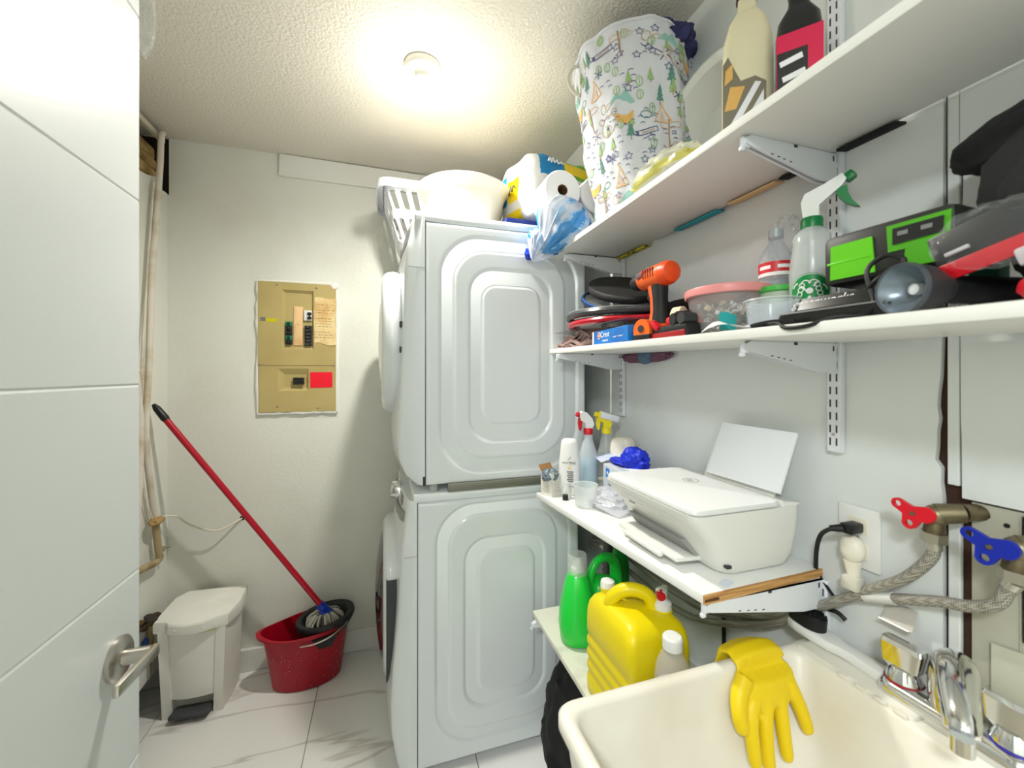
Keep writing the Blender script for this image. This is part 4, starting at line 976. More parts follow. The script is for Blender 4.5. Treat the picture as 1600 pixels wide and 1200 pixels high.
racket('racket', 'blue and black racket leaning on the wall above the grey one', (.755, 1.225, zr+.098), RZ(rad(3)) @ RX(rad(22)) @ RY(rad(-14)), mat('racket_blue', c(20, 40, 76), .25), L=.28, W=.2, fr=.007, hl=.13, rr=mat('racket_blue_trim', c(40, 96, 180), .3))
racket('racket', 'covered black racket topmost against the wall', (.764, 1.195, zr+.130), RZ(rad(3)) @ RX(rad(23)) @ RY(rad(-14)), black_g, L=.29, W=.20, hl=.12, cover=mat('black_cover', c(26, 24, 24), .6))
# orange drill
DR = Vector((.705, .945, Z7(.93)))
dr_ = thing('cordless_drill', 'orange and black cordless drill standing on its battery', 'drill', DR, rad(0))
om = mat('drill_orange', c(238, 100, 34), .4)
Mb = T(0, -.01, .178) @ RZ(rad(0)) @ RX(-pi/2)    # +z of the lathe runs towards the dryer
part('motor_housing', MB().lathe([(0, -.068), (.018, -.067), (.027, -.062), (.031, -.050), (.0312, 0), (.030, .025), (.0265, .045), (.021, .058), (0, .058)], 36, Mb), om, dr_)
part('rear_cap', MB().lathe([(0, -.072), (.016, -.071), (.0265, -.065), (.0312, -.052), (.0320, -.038), (.0314, -.038)], 36, Mb), mat('drill_red_orange', c(232, 78, 22), .4), dr_)
part('chuck', MB().lathe([(.021, .057), (.0225, .062), (.0225, .085), (.018, .098), (.009, .102), (0, .102)], 28, Mb), black_g, dr_)
mb = MB()
for k in range(5): mb.box((-.030, -.035+.0105*k, .185), (.006, .004, .026), .0015, (rad(-12), 0, 0))
part('vents', mb, mat('drill_dark_orange', c(150, 48, 12), .5), dr_)
part('badge', MB().box((-.0305, .025, .186), (.004, .028, .014), .001), mat('badge_grey', c(104, 78, 84), .5), dr_)
def hsec(y, z, hx, hyy): hx *= 1.15; hyy *= 1.2; return [(hx*cos(2*pi*k/18), y+hyy*sin(2*pi*k/18), z) for k in range(18)]
part('handle', MB().loft([hsec(-.012, .155, .017, .026), hsec(-.018, .12, .0155, .021), hsec(-.02, .085, .0155, .021), hsec(-.018, .05, .018, .026), hsec(-.015, .04, .022, .034)]), om, dr_)
part('rubber_grip', MB().loft([hsec(-.024, .152, .0185, .021), hsec(-.027, .12, .0172, .0165), hsec(-.029, .085, .0172, .0165), hsec(-.028, .048, .0195, .021)]), black_g, dr_)
part('trigger', MB().box((0, .012, .132), (.014, .018, .03), .005, (rad(12), 0, 0)), mat('trigger_dark', c(60, 34, 26), .5), dr_)
part('battery', MB().box((0, -.005, .020), (.062, .092, .040), .006), black_p, dr_)
part('torque_ring', MB().lathe([(.0272, .042), (.0272, .054), (.022, .058)], 28, Mb), om, dr_)
# red and black tool with an orange tape measure and a cream roll
rt = thing('compact_tool', 'red and black battery tool lying at the shelf edge in front of the drill', 'tool', (.67, .80, Z7(.80)), rad(-4))
part('body', MB().box((0, 0, .016), (.07, .135, .031), .007), black_p, rt)
part('side_bumper', MB().box((-.032, 0, .009), (.010, .128, .014), .003), mat('tool_dark_red', c(160, 20, 26), .4), rt)
part('top_cover', MB().box((.005, -.015, .042), (.056, .085, .024), .008), mat('tool_red', c(206, 22, 28), .35), rt)
part('motor', MB().cyl((-.02, -.02, .042), (.034, -.03, .048), .02, .018, 20).cyl((-.034, -.018, .042), (-.018, -.02, .042), .014, .02, 20), black_g, rt)
part('knob', MB().cyl((-.036, -.052, .042), (.0, -.052, .042), .013, .013, 16), dgrey_p, rt)
part('red_guard', MB().box((-.030, .052, .036), (.02, .04, .014), .004, (rad(30), 0, 0)), red_p, rt)
solo('masking_tape', MB().lathe([(.012, 0), (.0285, 0), (.0285, .022), (.012, .022), (.012, 0)], 36, T(.705, .858, Z7(.85)+.056) @ RZ(.4) @ RX(pi/2)), mat('cream_tape', c(236, 228, 196), .7), 'cream roll of masking tape standing up behind the red tool', 'tape', (.705, .85, Z7(.85)+.028))
tm = thing('tape_measure', 'orange and black tape measure beside the toothpaste carton', 'tape measure', (.645, .895, Z7(.895)), rad(10))
part('case', MB().prism(arc(0, .028, .027, 0, 180, 14)+[(-.027, .001), (.027, .001)], .036, T(-.018, 0, 0) @ Matrix(((0, 0, 1, 0), (1, 0, 0, 0), (0, 1, 0, 0), (0, 0, 0, 1)))), mat('tape_orange', c(232, 104, 30), .4), tm)
part('grip', MB().box((0, 0, .009), (.039, .058, .015), .004), black_p, tm)
part('button', MB().cyl((-.021, 0, .03), (-.017, 0, .03), .009, n=16), dgrey_p, tm)
# tub of odds and ends
tb_ = thing('food_container', 'round clear tub with pink lid full of small parts', 'container', (.738, .728, Z7(.728)))
part('tub', MB().lathe([(0, .001), (.064, .001), (.068, .006), (.082, .088), (.084, .095), (.0815, .095), (.066, .008), (0, .004)], 48), mat('cloudy_plastic', c(232, 228, 226), .2, alpha=.17, spec=.7), tb_)
part('lid', MB().lathe([(.086, .088), (.0885, .090), (.090, .100), (.088, .106), (.078, .1085), (.075, .106), (0, .106)], 48), mat('pink_lid', c(236, 152, 150), .35, alpha=.95), tb_)
rr_ = random.Random(17); bits = [mat('bit_grey', c(120, 122, 122), .4, .5), mat('bit_dark', c(44, 44, 46), .5), mat('bit_tan', c(196, 176, 140), .6), mat('bit_white', c(226, 226, 224), .5)]
mb = MB()
for k in range(190):
    a = rr_.uniform(0, 2*pi); z = rr_.uniform(.012, .074); r = rr_.uniform(.5, 1)*(.054+.012*z/.08)
    mb.box((r*cos(a), r*sin(a), z), (rr_.uniform(.008, .022), rr_.uniform(.006, .014), rr_.uniform(.004, .012)), .0015, (rr_.uniform(0, 3), rr_.uniform(0, 3), rr_.uniform(0, 3)), rr_.choice([0, 0, 1, 2, 3, 3]), 1)
part('contents', mb, bits, tb_, label='jumble of small grey parts')['kind'] = 'stuff'
mb = MB(); mb.grid(lambda u, v: ((.0715+.0135*v*.55)*cos(3.72+.42*u), (.0715+.0135*v*.55)*sin(3.72+.42*u), .010+.034*v+.004*sin(5*u)*v), 10, 4)
part('teal_label', mb, mat('teal_label', c(24, 158, 158), .5), tb_)
solo('paper_scrap', MB().grid(lambda u, v: (.625+.05*v+.01*u, .685-.11*u, Z7(.62)+.004+.016*abs(sin(3*u+2*v))*(1-.5*u)+.012*v*(1-u)), 16, 8), paper_m, 'crumpled white paper scrap in front of the pink-lidded tub', 'paper', (.65, .62, Z7(.62)))
cu = thing('measuring_cup', 'small clear plastic measuring cup beside the pink-lidded tub', 'cup', (.69, .578, Z7(.578)))
part('cup', MB().lathe([(0, .001), (.036, .001), (.038, .005), (.043, .054), (.0455, .056), (.0455, .058), (.042, .057), (.0365, .007), (0, .004)], 40), mat('cup_plastic', c(218, 226, 234), .12, alpha=.3, spec=.8), cu)
part('lip', MB().tube([(.0445*cos(2*pi*k/40), .0445*sin(2*pi*k/40), .057) for k in range(40)], .0016, 6, closed=True), frost_p, cu)
part('handle', MB().box((.03, -.052, .05), (.016, .036, .005), .002, (0, 0, .6)), frost_p, cu)
jr = thing('jar', 'pale green tub with a bright green lid behind the measuring cup', 'tub', (.77, .632, Z7(.632)))
part('tub', MB().lathe([(0, 0), (.027, 0), (.029, .003), (.031, .09), (0, .09)], 32), mat('pale_green_tub', c(196, 214, 190), .4, alpha=.8), jr)
part('lid', MB().lathe([(0, .097), (.032, .097), (.035, .095), (.035, .087), (.033, .085), (0, .085)], 32), mat('leaf_green', c(70, 176, 72), .4), jr)
wb = thing('water_bottle', 'clear water bottle with a red band, wrapped in thin film', 'bottle', (.815, .672, Z7(.672)))
part('body', MB().lathe([(0, .001), (.026, .001), (.031, .006)]+[(.031-.0018*(k % 2), .015+.012*k) for k in range(9)]+[(.0325, .125), (.0325, .16), (.030, .176), (.018, .198), (.0135, .205), (.0135, .218)], 32), mat('pet', c(206, 216, 224), .08, alpha=.34, spec=.9), wb)
part('water', MB().lathe([(0, .004), (.027, .006), (.028, .118), (0, .118)], 24), mat('water', c(170, 186, 196), .1, alpha=.4), wb)
part('cap', MB().cyl((0, 0, .214), (0, 0, .232), .0145, .0145, 20), mat('cap_clear_grey', c(170, 176, 178), .3), wb)
def wb_l(u, v): a = 2*pi*u; return (.0331*cos(a), .0331*sin(a), .128+.03*v)
part('label', MB().grid(wb_l, 32, 4, 0, True, None, lambda u, v: 1 if v < .25 or .55 < v < .7 and int(u*16) % 3 else 0), [mat('label_red', c(206, 40, 48), .4), mat('label_wht', c(240, 240, 240), .4)], wb)
solo('clear_film', MB().crumple((.822, .735, Z7(.73)+.062), (.022, .05, .05), .35, 13, 50, flat=-.058).crumple((.838, .665, Z7(.66)+.2), (.02, .028, .05), .4, 15, 40), mat('thin_film', c(226, 230, 230), .1, alpha=.16, spec=1), 'crumpled thin clear film around the water bottle', 'plastic film', (.825, .73, Z7(.73)))
# spray bottle with green trigger and round green emblem
sp = thing('spray_bottle', 'clear spray bottle with green trigger and round green emblem', 'spray bottle', (.775, .565, Z7(.565)))
part('bottle', MB().lathe([(0, .001), (.033, .001), (.036, .006), (.036, .118), (.0335, .14), (.030, .165), (.0295, .182), (.022, .192), (.016, .197), (.016, .206)], 40), mat('milky_bottle', c(222, 228, 226), .2, alpha=.5), sp)
part('collar', MB().lathe([(0, .196), (.0178, .196), (.0178, .212), (.016, .216), (0, .216)], 28), mat('dark_green', c(12, 120, 60), .35), sp)
Ms = RZ(rad(-62))
part('spray_head', MB().prism([(-.012, .212), (.012, .212), (.0125, .236), (.046, .262), (.052, .272), (.046, .284), (.02, .272), (-.010, .262), (-.016, .246)], .018, Ms @ T(0, .009, 0) @ BACK), white_p, sp)
part('nozzle', MB().box((.056, 0, .277), (.016, .017, .016), .003, (0, rad(-36), 0), 0, 2, Ms), MATS['dark_green'], sp)
part('trigger', MB().prism([(.034, .258), (.052, .262), (.054, .248), (.060, .232), (.07, .218), (.062, .221), (.05, .23), (.040, .243)], .012, Ms @ T(0, .006, 0) @ BACK), MATS['dark_green'], sp)
# emblem: disc with an abstract pale figure, wrapped on the bottle
def wrapd(x, z, off): a = rad(-149)+x/.036; return Vector(((.036+off)*cos(a), (.036+off)*sin(a), .072+z))
def disc(mb, r0, r1, off, a0=0, a1=360, n_=40, mi=0, cx_=0, cz_=0, sx=1, sz=1):
    V = []; Fc = []
    for k in range(n_+1):
        a = rad(a0+(a1-a0)*k/n_)
        for j in range(4):
            r = r0+(r1-r0)*j/3; V.append(wrapd(cx_+sx*r*cos(a), cz_+sz*r*sin(a), off))
        if k: Fc += [((k-1)*4+j, (k-1)*4+j+1, k*4+j+1, k*4+j) for j in range(3)]
    mb.raw(V, Fc, mi)
mb = MB(); disc(mb, .0005, .034, .0006); eb = part('emblem', mb, mat('emblem_green', c(4, 140, 66), .4), sp, angle=80)
mb = MB(); disc(mb, .0315, .0325, .0011)
for s_ in (1, -1):
    for a0, a1 in ((15, 75), (100, 160)): disc(mb, .010, .0122, .0011, a0, a1, 12, 0, s_*.0165, -.002 if a0 < 90 else .004, 1, 1.2)
    for k in range(4): disc(mb, .0035, .0052, .0011, 0, 360, 8, 0, s_*(.0175-.002*k), -.012+.008*k)
    disc(mb, .006, .0078, .0011, 10, 170, 12, 0, s_*.006, .013, 1, 1.1)
disc(mb, .0004, .0055, .0011, 0, 360, 14, 0, 0, .001); disc(mb, .0004, .004, .0011, 0, 360, 10, 0, 0, -.018, 1.0, 2.6)
part('emblem_figure', mb, white_p, eb, angle=80)
part('dip_tube', MB().cyl((0, 0, .01), (0, 0, .2), .003, n=8), white_p, sp)
# battery pack in its charger
bt = thing('battery_pack', 'large black battery with lime green panels standing in the charger', 'battery', (.738, .41, Z7(.42)+.054), rad(2))
lime = mat('lime_panel', c(96, 196, 10), .4); lim2 = mat('lime_panel_dark', c(74, 160, 22), .4)
part('case', MB().box((0, -.002, .052), (.085, .164, .082), .012), mat('battery_black', c(38, 38, 36), .45), bt)
part('side_panel', MB().prism([(-.066, .020), (-.004, .020), (-.008, .074), (-.065, .074)], .002, T(-.0425, 0, 0) @ LEFTF).box((-.0435, .04, .046), (.003, .062, .004), .001), lime, bt, label='bright lime green ribbed panel')
o = part('front_frame', MB().prism([(.012, .044), (.078, .044), (.080, .082), (.010, .082)], .002, T(-.0425, 0, 0) @ LEFTF).prism([(.03, .018), (.07, .018), (.06, .046), (.032, .046)], .0018, T(-.0425, 0, 0) @ LEFTF), lim2, bt, label='green frame around the black rating label')
part('rating_label', MB().prism([(.018, .053), (.072, .055), (.073, .076), (.018, .076)], .0035, T(-.0425, 0, 0) @ LEFTF), black_p, o)
mb = MB()
for k in range(2): mb.box((-.0464, -.03-.026*k, .067), (.0004, .012, .006))
part('print', mb, grey_p, o)
ch = thing('battery_charger', 'low black charger base with white italic lettering under the battery', 'charger', (.715, .452, Z7(.452)), rad(2))
part('base', MB().loft([[(x, y, z) for x, y in rrect(w_, l_, .012, 4, ox)] for w_, l_, z, ox in ((.135, .16, 0, 0), (.14, .165, .006, 0), (.138, .163, .02, 0), (.105, .15, .03, .012), (.095, .145, .05, .016))]), mat('charger_black', c(16, 17, 18), .3), ch)
SL = Matrix(((1, .25, 0, 0), (0, 1, 0, 0), (0, 0, 1, 0), (0, 0, 0, 1)))
part('lettering', MB().text('greenworks', .0195, T(-.0345, .028, .0415) @ RY(rad(14)) @ LEFTF @ SL, 0, .0006), white_p, ch)
part('silver_trim', MB().box((-.0665, .0, .0225), (.006, .15, .003), .001), grey_p, ch)
cbm = mat('black_cable', c(18, 18, 20), .5)
zc7 = Z7(.45)
solo('charger_cable', MB().tube(bez([(.66, .40, zc7+.045), (.655, .385, zc7+.055), (.672, .365, zc7+.075), (.67, .385, zc7+.088), (.664, .405, zc7+.07), (.655, .39, zc7+.02), (.635, .395, zc7+.005), (.612, .415, zc7+.004), (.598, .44, zc7-.006), (.598, .475, zc7-.006), (.61, .50, zc7+.004), (.618, .53, zc7+.006), (.605, .545, zc7+.005), (.62, .52, zc7+.01), (.635, .49, zc7+.008)], 6), .0034, 8), cbm, 'black cable looping over the front edge of the middle shelf by the charger', 'cable', (.63, .45, zc7))
# flashlight
fm = T(.640, .352, Z7(.352)+.0345) @ RZ(rad(76)) @ RX(-pi/2)
ft = thing('flashlight', 'black flashlight with wide grey reflector lying at the shelf edge', 'flashlight', (.665, .352, Z7(.352)))
def fpart(name, prof, m, label=None):
    mb = MB().lathe(prof, 36, fm); return part(name, mb, m, ft, True, label)
fpart('head', [(.0325, .0), (.0330, -.004), (.030, -.03), (.021, -.05), (.0175, -.06), (0, -.06)], dgrey_p)
fpart('reflector', [(.0315, .001), (.027, -.008), (.016, -.022), (.008, -.026), (0, -.026)], mat('reflector_grey', c(120, 132, 142), .25, .4))
fpart('bezel', [(.0305, .0005), (.0330, .002), (.0340, -.003), (.0330, -.006)], mat('bezel_grey', c(78, 84, 90), .35))
fpart('lamp', [(0, -.016), (.007, -.018), (.008, -.026)], mat('lens_white', c(226, 230, 234), .2))
fpart('barrel', [(.0175, -.058)]+[(.0172 if k % 2 else .0185, -.062-.008*k) for k in range(10)]+[(.0175, -.16), (.016, -.168), (0, -.168)], black_g)
thin_film = mat('thin_film', c(226, 230, 230), .1, alpha=.16, spec=1)
# packaged part, bag and red object at the near end
pr2 = thing('packaged_tool', 'clear blister pack with black and red print leaning on the black bag', 'package', (.700, .286, Z7(.335)+.034))
part('backing_card', MB().box((0, 0, .058), (.010, .125, .060), .002, (rad(-16), 0, 0)), mat('black_card', c(20, 20, 22), .4), pr2)
part('red_print', MB().box((-.006, .0, .034), (.004, .12, .022), .001, (rad(-16), 0, 0)), red_p, pr2, label='red printed band')
part('blister', MB().crumple((-.008, -.005, .056), (.012, .062, .036), .16, 6, 40), mat('blister_film', c(226, 230, 230), .08, alpha=.06, spec=.6), pr2)
part('silver_bits', MB().box((-.009, .035, .046), (.004, .024, .005), .001, (-.3, 0, 0)).box((-.009, -.035, .028), (.008, .04, .022), .006, (-.3, 0, 0)), mat('silver_print', c(196, 190, 194), .4), pr2)
solo('green_carton', MB().box((.815, .345, Z7(.345)+.145), (.03, .03, .02), .003).span((.80, .33, Z7(.345)), (.83, .36, Z7(.345)+.135), .002, 0), [mat('box_green', c(20, 110, 84), .5)], 'small dark green carton behind the blister pack', 'carton', (.815, .345, Z7(.345)))
bgk = mat('black_nylon', c(13, 13, 15), .8, bump=(120, .25, .002))
mb = MB().crumple((.778, .245, Z7(.2)+.17), (.055, .085, .10), .1, 23, 60, 0, 2.5).crumple((.762, .185, Z7(.2)+.14), (.075, .115, .145), .12, 21, 80, 0, 3.0, flat=-.139)
mb.crumple((.785, .262, Z7(.2)+.232), (.045, .10, .042), .12, 22, 60, 0, 2.5)
solo('black_bag', mb, bgk, 'big slouching black fabric bag at the near end of the middle shelf', 'bag', (.752, .20, Z7(.2)))
solo('red_pouch', MB().crumple((.660, .222, Z7(.232)+.019), (.022, .034, .019), .08, 31, 32, 0, 3), mat('red_pouch', c(214, 24, 44), .4), 'small bright red pouch at the front edge below the black bag', 'pouch', (.655, .232, Z7(.232)))
# cloth squeezed through the gap behind the middle shelf
zg = 1.458
solo('purple_cloth', MB().crumple((.858, 1.20, zg+.006), (.011, .11, .017), .4, 41, 40), mat('purple_cloth', c(122, 84, 104), .9), 'mauve cloth poking down behind the middle shelf beside the dryer', 'cloth', (.857, 1.18, zg-.02))
solo('blue_cloth', MB().crumple((.847, 1.18, zg+.004), (.012, .03, .021), .3, 42, 30), mat('slate_blue_cloth', c(92, 116, 140), .8), 'slate blue cloth end beside the mauve cloth under the middle shelf', 'cloth', (.845, 1.13, zg-.02))
# ================================================================ worktop, from the washer end to the printer
Z8 = lambda y: zct(y)+.0006
kb = thing('small_carton', 'open white carton stuffed with grey wrapping at the far worktop corner', 'carton', (.560, 1.306, Z8(1.31)), rad(24))
cm = mat('carton_white', c(226, 222, 212), .6); cin = mat('carton_inside', c(160, 118, 74), .8)
w_, l_, h_ = .062, .052, .078
mb = MB()
for a, b in (((-w_/2, -l_/2), (w_/2, -l_/2)), ((w_/2, -l_/2), (w_/2, l_/2)), ((w_/2, l_/2), (-w_/2, l_/2)), ((-w_/2, l_/2), (-w_/2, -l_/2))):
    mb.span((min(a[0], b[0])-.0008, min(a[1], b[1])-.0008, 0), (max(a[0], b[0])+.0008, max(a[1], b[1])+.0008, h_))
mb.span((-w_/2, -l_/2, 0), (w_/2, l_/2, .002)); part('box', mb, cm, kb)
part('flap', MB().box((0, l_/2+.006, h_+.010), (w_*.95, .0016, .028), 0, (rad(-35), 0, 0)), cin, kb)
part('wrapping', MB().crumple((-.012, 0, h_-.012), (.027, .027, .022), .22, 3, 36, 0, 3), mat('slate_wrap', c(98, 112, 120), .35), kb, label='slate grey crumpled wrapping')
mb = MB()
for k in range(8): mb.box((-.006+.0005*(k % 3), -l_/2-.0012, .064-.007*k), (.036-.004*(k % 3), .0005, .0018))
for k in range(8): mb.box((-w_/2-.0012, .002, .064-.007*k), (.0005, .032-.005*(k % 2), .0018))
part('print', mb, mat('faint_print', c(170, 170, 166), .7), kb)
sh = thing('conditioner_bottle', 'white conditioner bottle with grey label print, beside the carton', 'bottle', (.612, 1.282, Z8(1.29)), rad(-28))
mb = MB(); mb.loft([[(.036*k*cos(2*pi*i/32), .021*min(1, k+.1)*sin(2*pi*i/32), z) for i in range(32)] for k, z in ((.78, 0), (.84, .004), (.92, .03), (1, .075), (.98, .11), (.86, .155), (.78, .178), (.72, .188), (.5, .193), (.05, .194))])
part('body', mb, white_p, sh, angle=60)
SFm = lambda x, z: T(x, -.0222, z) @ BACK
pt = [mat('print_grey', c(120, 120, 118), .5), mat('print_peach', c(240, 204, 160), .5)]
mb = MB(); mb.text('PANTENE', .0105, SFm(.0, .113), 0, .0006); mb.box((.002, -.0222, .098), (.010, .001, .012), .003, None, 1)
for k in range(6): mb.box((.004+.001*(k % 2), -.022, .083-.0065*k), (.022-.005*(k % 2), .0016, .0034))
mb.box((-.012, -.0205, .033), (.006, .001, .002)); mb.box((.008, -.0214, .033), (.016, .001, .002)); mb.tube([(-.003, -.0216, .124), (.001, -.0218, .128), (.006, -.0218, .134)], .001, 5)
part('lettering', mb, pt, sh)
def sprayer(t, zc_col, m_col, m_head, m_trig, ang, plate=None):
    Mh = RZ(ang)
    part('collar', MB().lathe([(0, zc_col), (.0165, zc_col), (.0165, zc_col+.018), (.014, zc_col+.022), (0, zc_col+.022)], 24), m_col, t)
    z = zc_col+.02
    part('spray_head', MB().prism([(-.012, z), (.012, z), (.013, z+.02), (.030, z+.030), (.034, z+.052), (.024, z+.062), (.008, z+.058), (-.012, z+.036), (-.019, z+.016)], .02, Mh @ T(0, .010, 0) @ BACK), m_head, t)
    part('nozzle', MB().box((.038, 0, z+.050), (.014, .018, .018), .004, (0, rad(-20), 0), 0, 2, Mh), m_trig, t)
    part('trigger', MB().prism([(.022, z+.036), (.036, z+.038), (.038, z+.018), (.034, z-.004), (.028, z-.008), (.024, z+.01)], .012, Mh @ T(0, .006, 0) @ BACK), m_trig, t)
rs_ = thing('spray_bottle', 'spray bottle of pale blue liquid with red and white trigger head', 'spray bottle', (.695, 1.300, Z8(1.3)))
bp = [(0, .001), (.031, .001), (.034, .006), (.034, .105), (.031, .135), (.022, .165), (.0155, .185), (.0145, .205)]
part('bottle', MB().lathe(bp, 36), mat('frosted_bottle', c(228, 234, 238), .25, alpha=.48), rs_)
part('liquid', MB().lathe([(0, .003), (.031, .005), (.0325, .03), (.0325, .108), (.0315, .112), (0, .112)], 36), mat('blue_liquid', c(126, 196, 224), .15, alpha=.85), rs_)
sprayer(rs_, .203, red_p, white_p, red_p, rad(170))
ys = thing('spray_bottle', 'clear flared spray bottle with yellow trigger and white top plate', 'spray bottle', (.778, 1.318, Z8(1.32)))
part('bottle', MB().lathe([(0, .001), (.045, .001), (.047, .008), (.046, .06), (.038, .11), (.026, .15), (.018, .185), (.015, .203)], 36), clear_p, ys)
part('dip_tube', MB().cyl((0, 0, .01), (0, 0, .2), .004, n=10), clear_p, ys)
part('liquid', MB().lathe([(0, .004), (.043, .006), (.044, .03), (0, .03)], 30), mat('pale_liquid', c(226, 226, 206), .15, alpha=.6), ys)
yl_ = mat('lemon_plastic', c(238, 220, 20), .4)
sprayer(ys, .200, yl_, yl_, yl_, rad(165))
part('top_plate', MB().box((.008, -.006, .262), (.070, .03, .024), .004, (rad(8), rad(16), rad(-8))), mat('plate_white', c(230, 228, 232), .4), ys)
af = thing('air_freshener', 'cream rounded air freshener dispenser against the right wall', 'dispenser', (.825, 1.275, Z8(1.28)), rad(-90+28))
mb = MB(); mb.loft([[(x*k, y*k-(.010 if z > .1 else .004), z) for x, y in rrect(.085, .062, .022)] for z, k in ((0, .93), (.006, 1), (.14, 1), (.165, .96), (.182, .82), (.19, .5), (.191, .05))])
part('body', mb, cream_p, af, angle=50)
part('button', MB().box((.028, -.035, .11), (.008, .006, .016), .002), dgrey_p, af)
gb = thing('glove_box', 'white and grey carton of disposable gloves with a blue cross square', 'carton', (.775, 1.115, Z8(1.12)), rad(-2))
part('carton', MB().box((0, 0, .054), (.125, .235, .107), .002, seg=1), mat('carton_pale', c(206, 212, 220), .55, var=(c(178, 190, 206), 8, .45, .65)), gb)
part('blue_square', MB().box((-.0632, .085, .082), (.001, .024, .03)), mat('square_blue', c(30, 120, 206), .5), gb)
part('white_cross', MB().box((-.064, .085, .082), (.001, .012, .004)).box((-.064, .085, .082), (.001, .004, .012)), white_p, gb)
part('corner_print', MB().box((-.01, -.09, .1083), (.08, .045, .001)).box((-.0635, -.06, .03), (.001, .05, .03)), mat('print_blue', c(110, 170, 214), .5), gb)
mb = MB()
for k in range(4): mb.box((-.0638, .055, .07-.012*k), (.0008, .05-.008*(k % 2), .004))
part('print_lines', mb, grey_p, gb)
solo('disposable_glove', MB().crumple((.775, 1.135, Z8(1.1)+.134), (.032, .045, .034), .3, 51, 60, 0, 3.2).crumple((.765, 1.185, Z8(1.1)+.1185), (.03, .06, .010), .2, 52, 40, 0, 4), mat('glove_blue', c(16, 44, 196), .5), 'crumpled royal blue disposable glove lying on the glove carton', 'glove', (.77, 1.15, Z8(1.1)+.1085))
solo('printed_leaflet', MB().grid(lambda u, v: (.71+.13*u, 1.235+.05*v, Z8(1.2)+.112+.012*sin(3*u)+.01*v), 12, 4), [mat('leaflet', c(196, 204, 224), .5)], 'pale lilac leaflet on the far end of the glove carton', 'leaflet', (.77, 1.25, Z8(1.2)+.11))
solo('paper_sheet', MB().grid(lambda u, v: (.70+.14*u, 1.0+.10*v, Z8(1.0)+.113+.006*sin(4*u+2*v)+.010*(1-v)), 12, 6), paper_m, 'loose white sheet on the near end of the glove carton behind the printer', 'paper', (.77, 1.05, Z8(1.0)+.11))
solo('black_cap', MB().lathe([(0, .017), (.008, .017), (.009, .015), (.0095, 0), (0, 0)], 20, T(.572, 1.228, Z8(1.23)) @ RX(0)), black_p, 'tiny loose black cap near the worktop front edge', 'stopper', (.572, 1.228, Z8(1.23)))  # a loose black cap lying by itself
solo('medicine_bottle', MB().lathe([(0, 0), (.013, 0), (.014, .003), (.014, .032), (.009, .04), (.009, .052), (0, .052)], 20, T(.585, 1.243, Z8(1.24))), frost_p, 'tiny cloudy bottle between the conditioner and black cap', 'bottle', (.585, 1.243, Z8(1.24)))
pc_ = thing('plastic_cup', 'frosted plastic cup standing by the worktop front edge', 'cup', (.602, 1.145, Z8(1.145)))
part('cup', MB().lathe([(0, .001), (.030, .001), (.032, .004), (.037, .066), (.039, .067), (.039, .069), (.0355, .068), (.0305, .006), (0, .004)], 36), mat('cup_frosted', c(236, 242, 240), .25, alpha=.38), pc_)
solo('plastic_wrap', MB().crumple((.672, 1.125, Z8(1.12)+.022), (.055, .075, .026), .24, 61, 60, 0, 4, flat=-.022).box((.655, 1.06, Z8(1.06)+.014), (.07, .09, .006), .002, (.12, -.14, .3)), mat('clear_wrap', c(234, 236, 242), .12, alpha=.5, spec=.9), 'clear plastic wrapper lying between the frosted cup and printer', 'wrapper', (.672, 1.125, Z8(1.12)))

# printer
PZ = 1.0022
pn = thing('printer', 'white all-in-one inkjet printer with round lid logo', 'printer', (.70, .795, PZ))
pm_ = mat('printer_white', c(232, 232, 226), .4); pm2 = mat('printer_lid', c(234, 235, 234), .35)
def psec(x0, x1, y0, y1, r, z): return [(x, y, z) for x, y in rrect(x1-x0, y1-y0, r, 6, (x0+x1)/2, (y0+y1)/2)]
mb = MB(); mb.loft([psec(-.055, .118, -.150, .145, .03, 0), psec(-.062, .122, -.155, .150, .03, .006), psec(-.075, .130, -.163, .158, .03, .03), psec(-.098, .135, -.167, .160, .028, .07), psec(-.130, .136, -.168, .162, .026, .105), psec(-.142, .136, -.168, .163, .026, .122), psec(-.143, .136, -.168, .163, .026, .128)])
part('body', mb, pm_, pn, angle=50)
mb = MB(); mb.loft([psec(-.141, .085, -.165, .160, .024, .1295), psec(-.142, .086, -.166, .161, .024, .132), psec(-.140, .084, -.164, .159, .024, .139), psec(-.13, .078, -.156, .151, .02, .1415)])
ld = part('scanner_lid', mb, pm2, pn, angle=50)
mb = MB(); mb.loft([[(.086, y, z) for y, z in ((-.163, .128), (.16, .128), (.16, .139), (-.163, .139))], [(.132, y, z) for y, z in ((-.163, .128), (.16, .128), (.16, .131), (-.163, .131))]]); part('rear_cover', mb, pm_, pn)
part('logo', MB().lathe([(.0165, .1418), (.0185, .1418), (.0185, .1421), (.0165, .1421), (.0165, .1418)], 32, T(.015, .02, 0)).text('hp', .022, T(.015, .02, .1418) @ RZ(-pi/2) @ SL, 0, .0002), mat('logo_grey', c(170, 172, 172), .4), ld)
def slope(z, off=0): return -.075-(z-.03)*.72-off        # front face leans out
mb = MB(); mb.raw([(-.080, .110, .022), (-.080, -.100, .022), (-.100, -.080, .050), (-.100, .112, .050), (-.03, .110, .022), (-.03, -.100, .022), (-.03, -.080, .050), (-.03, .112, .050)], [(0, 1, 2, 3), (4, 5, 6, 7), (0, 1, 5, 4), (3, 2, 6, 7), (0, 3, 7, 4), (1, 2, 6, 5)])
part('output_slot', mb, mat('slot_grey', c(150, 150, 145), .6), pn)
part('output_tray', MB().box((-.095, .005, .017), (.07, .215, .010), .004, (0, rad(4), 0)), pm_, pn)
part('tray_lip', MB().box((-.132, .01, .013), (.012, .14, .010), .004), pm_, pn)
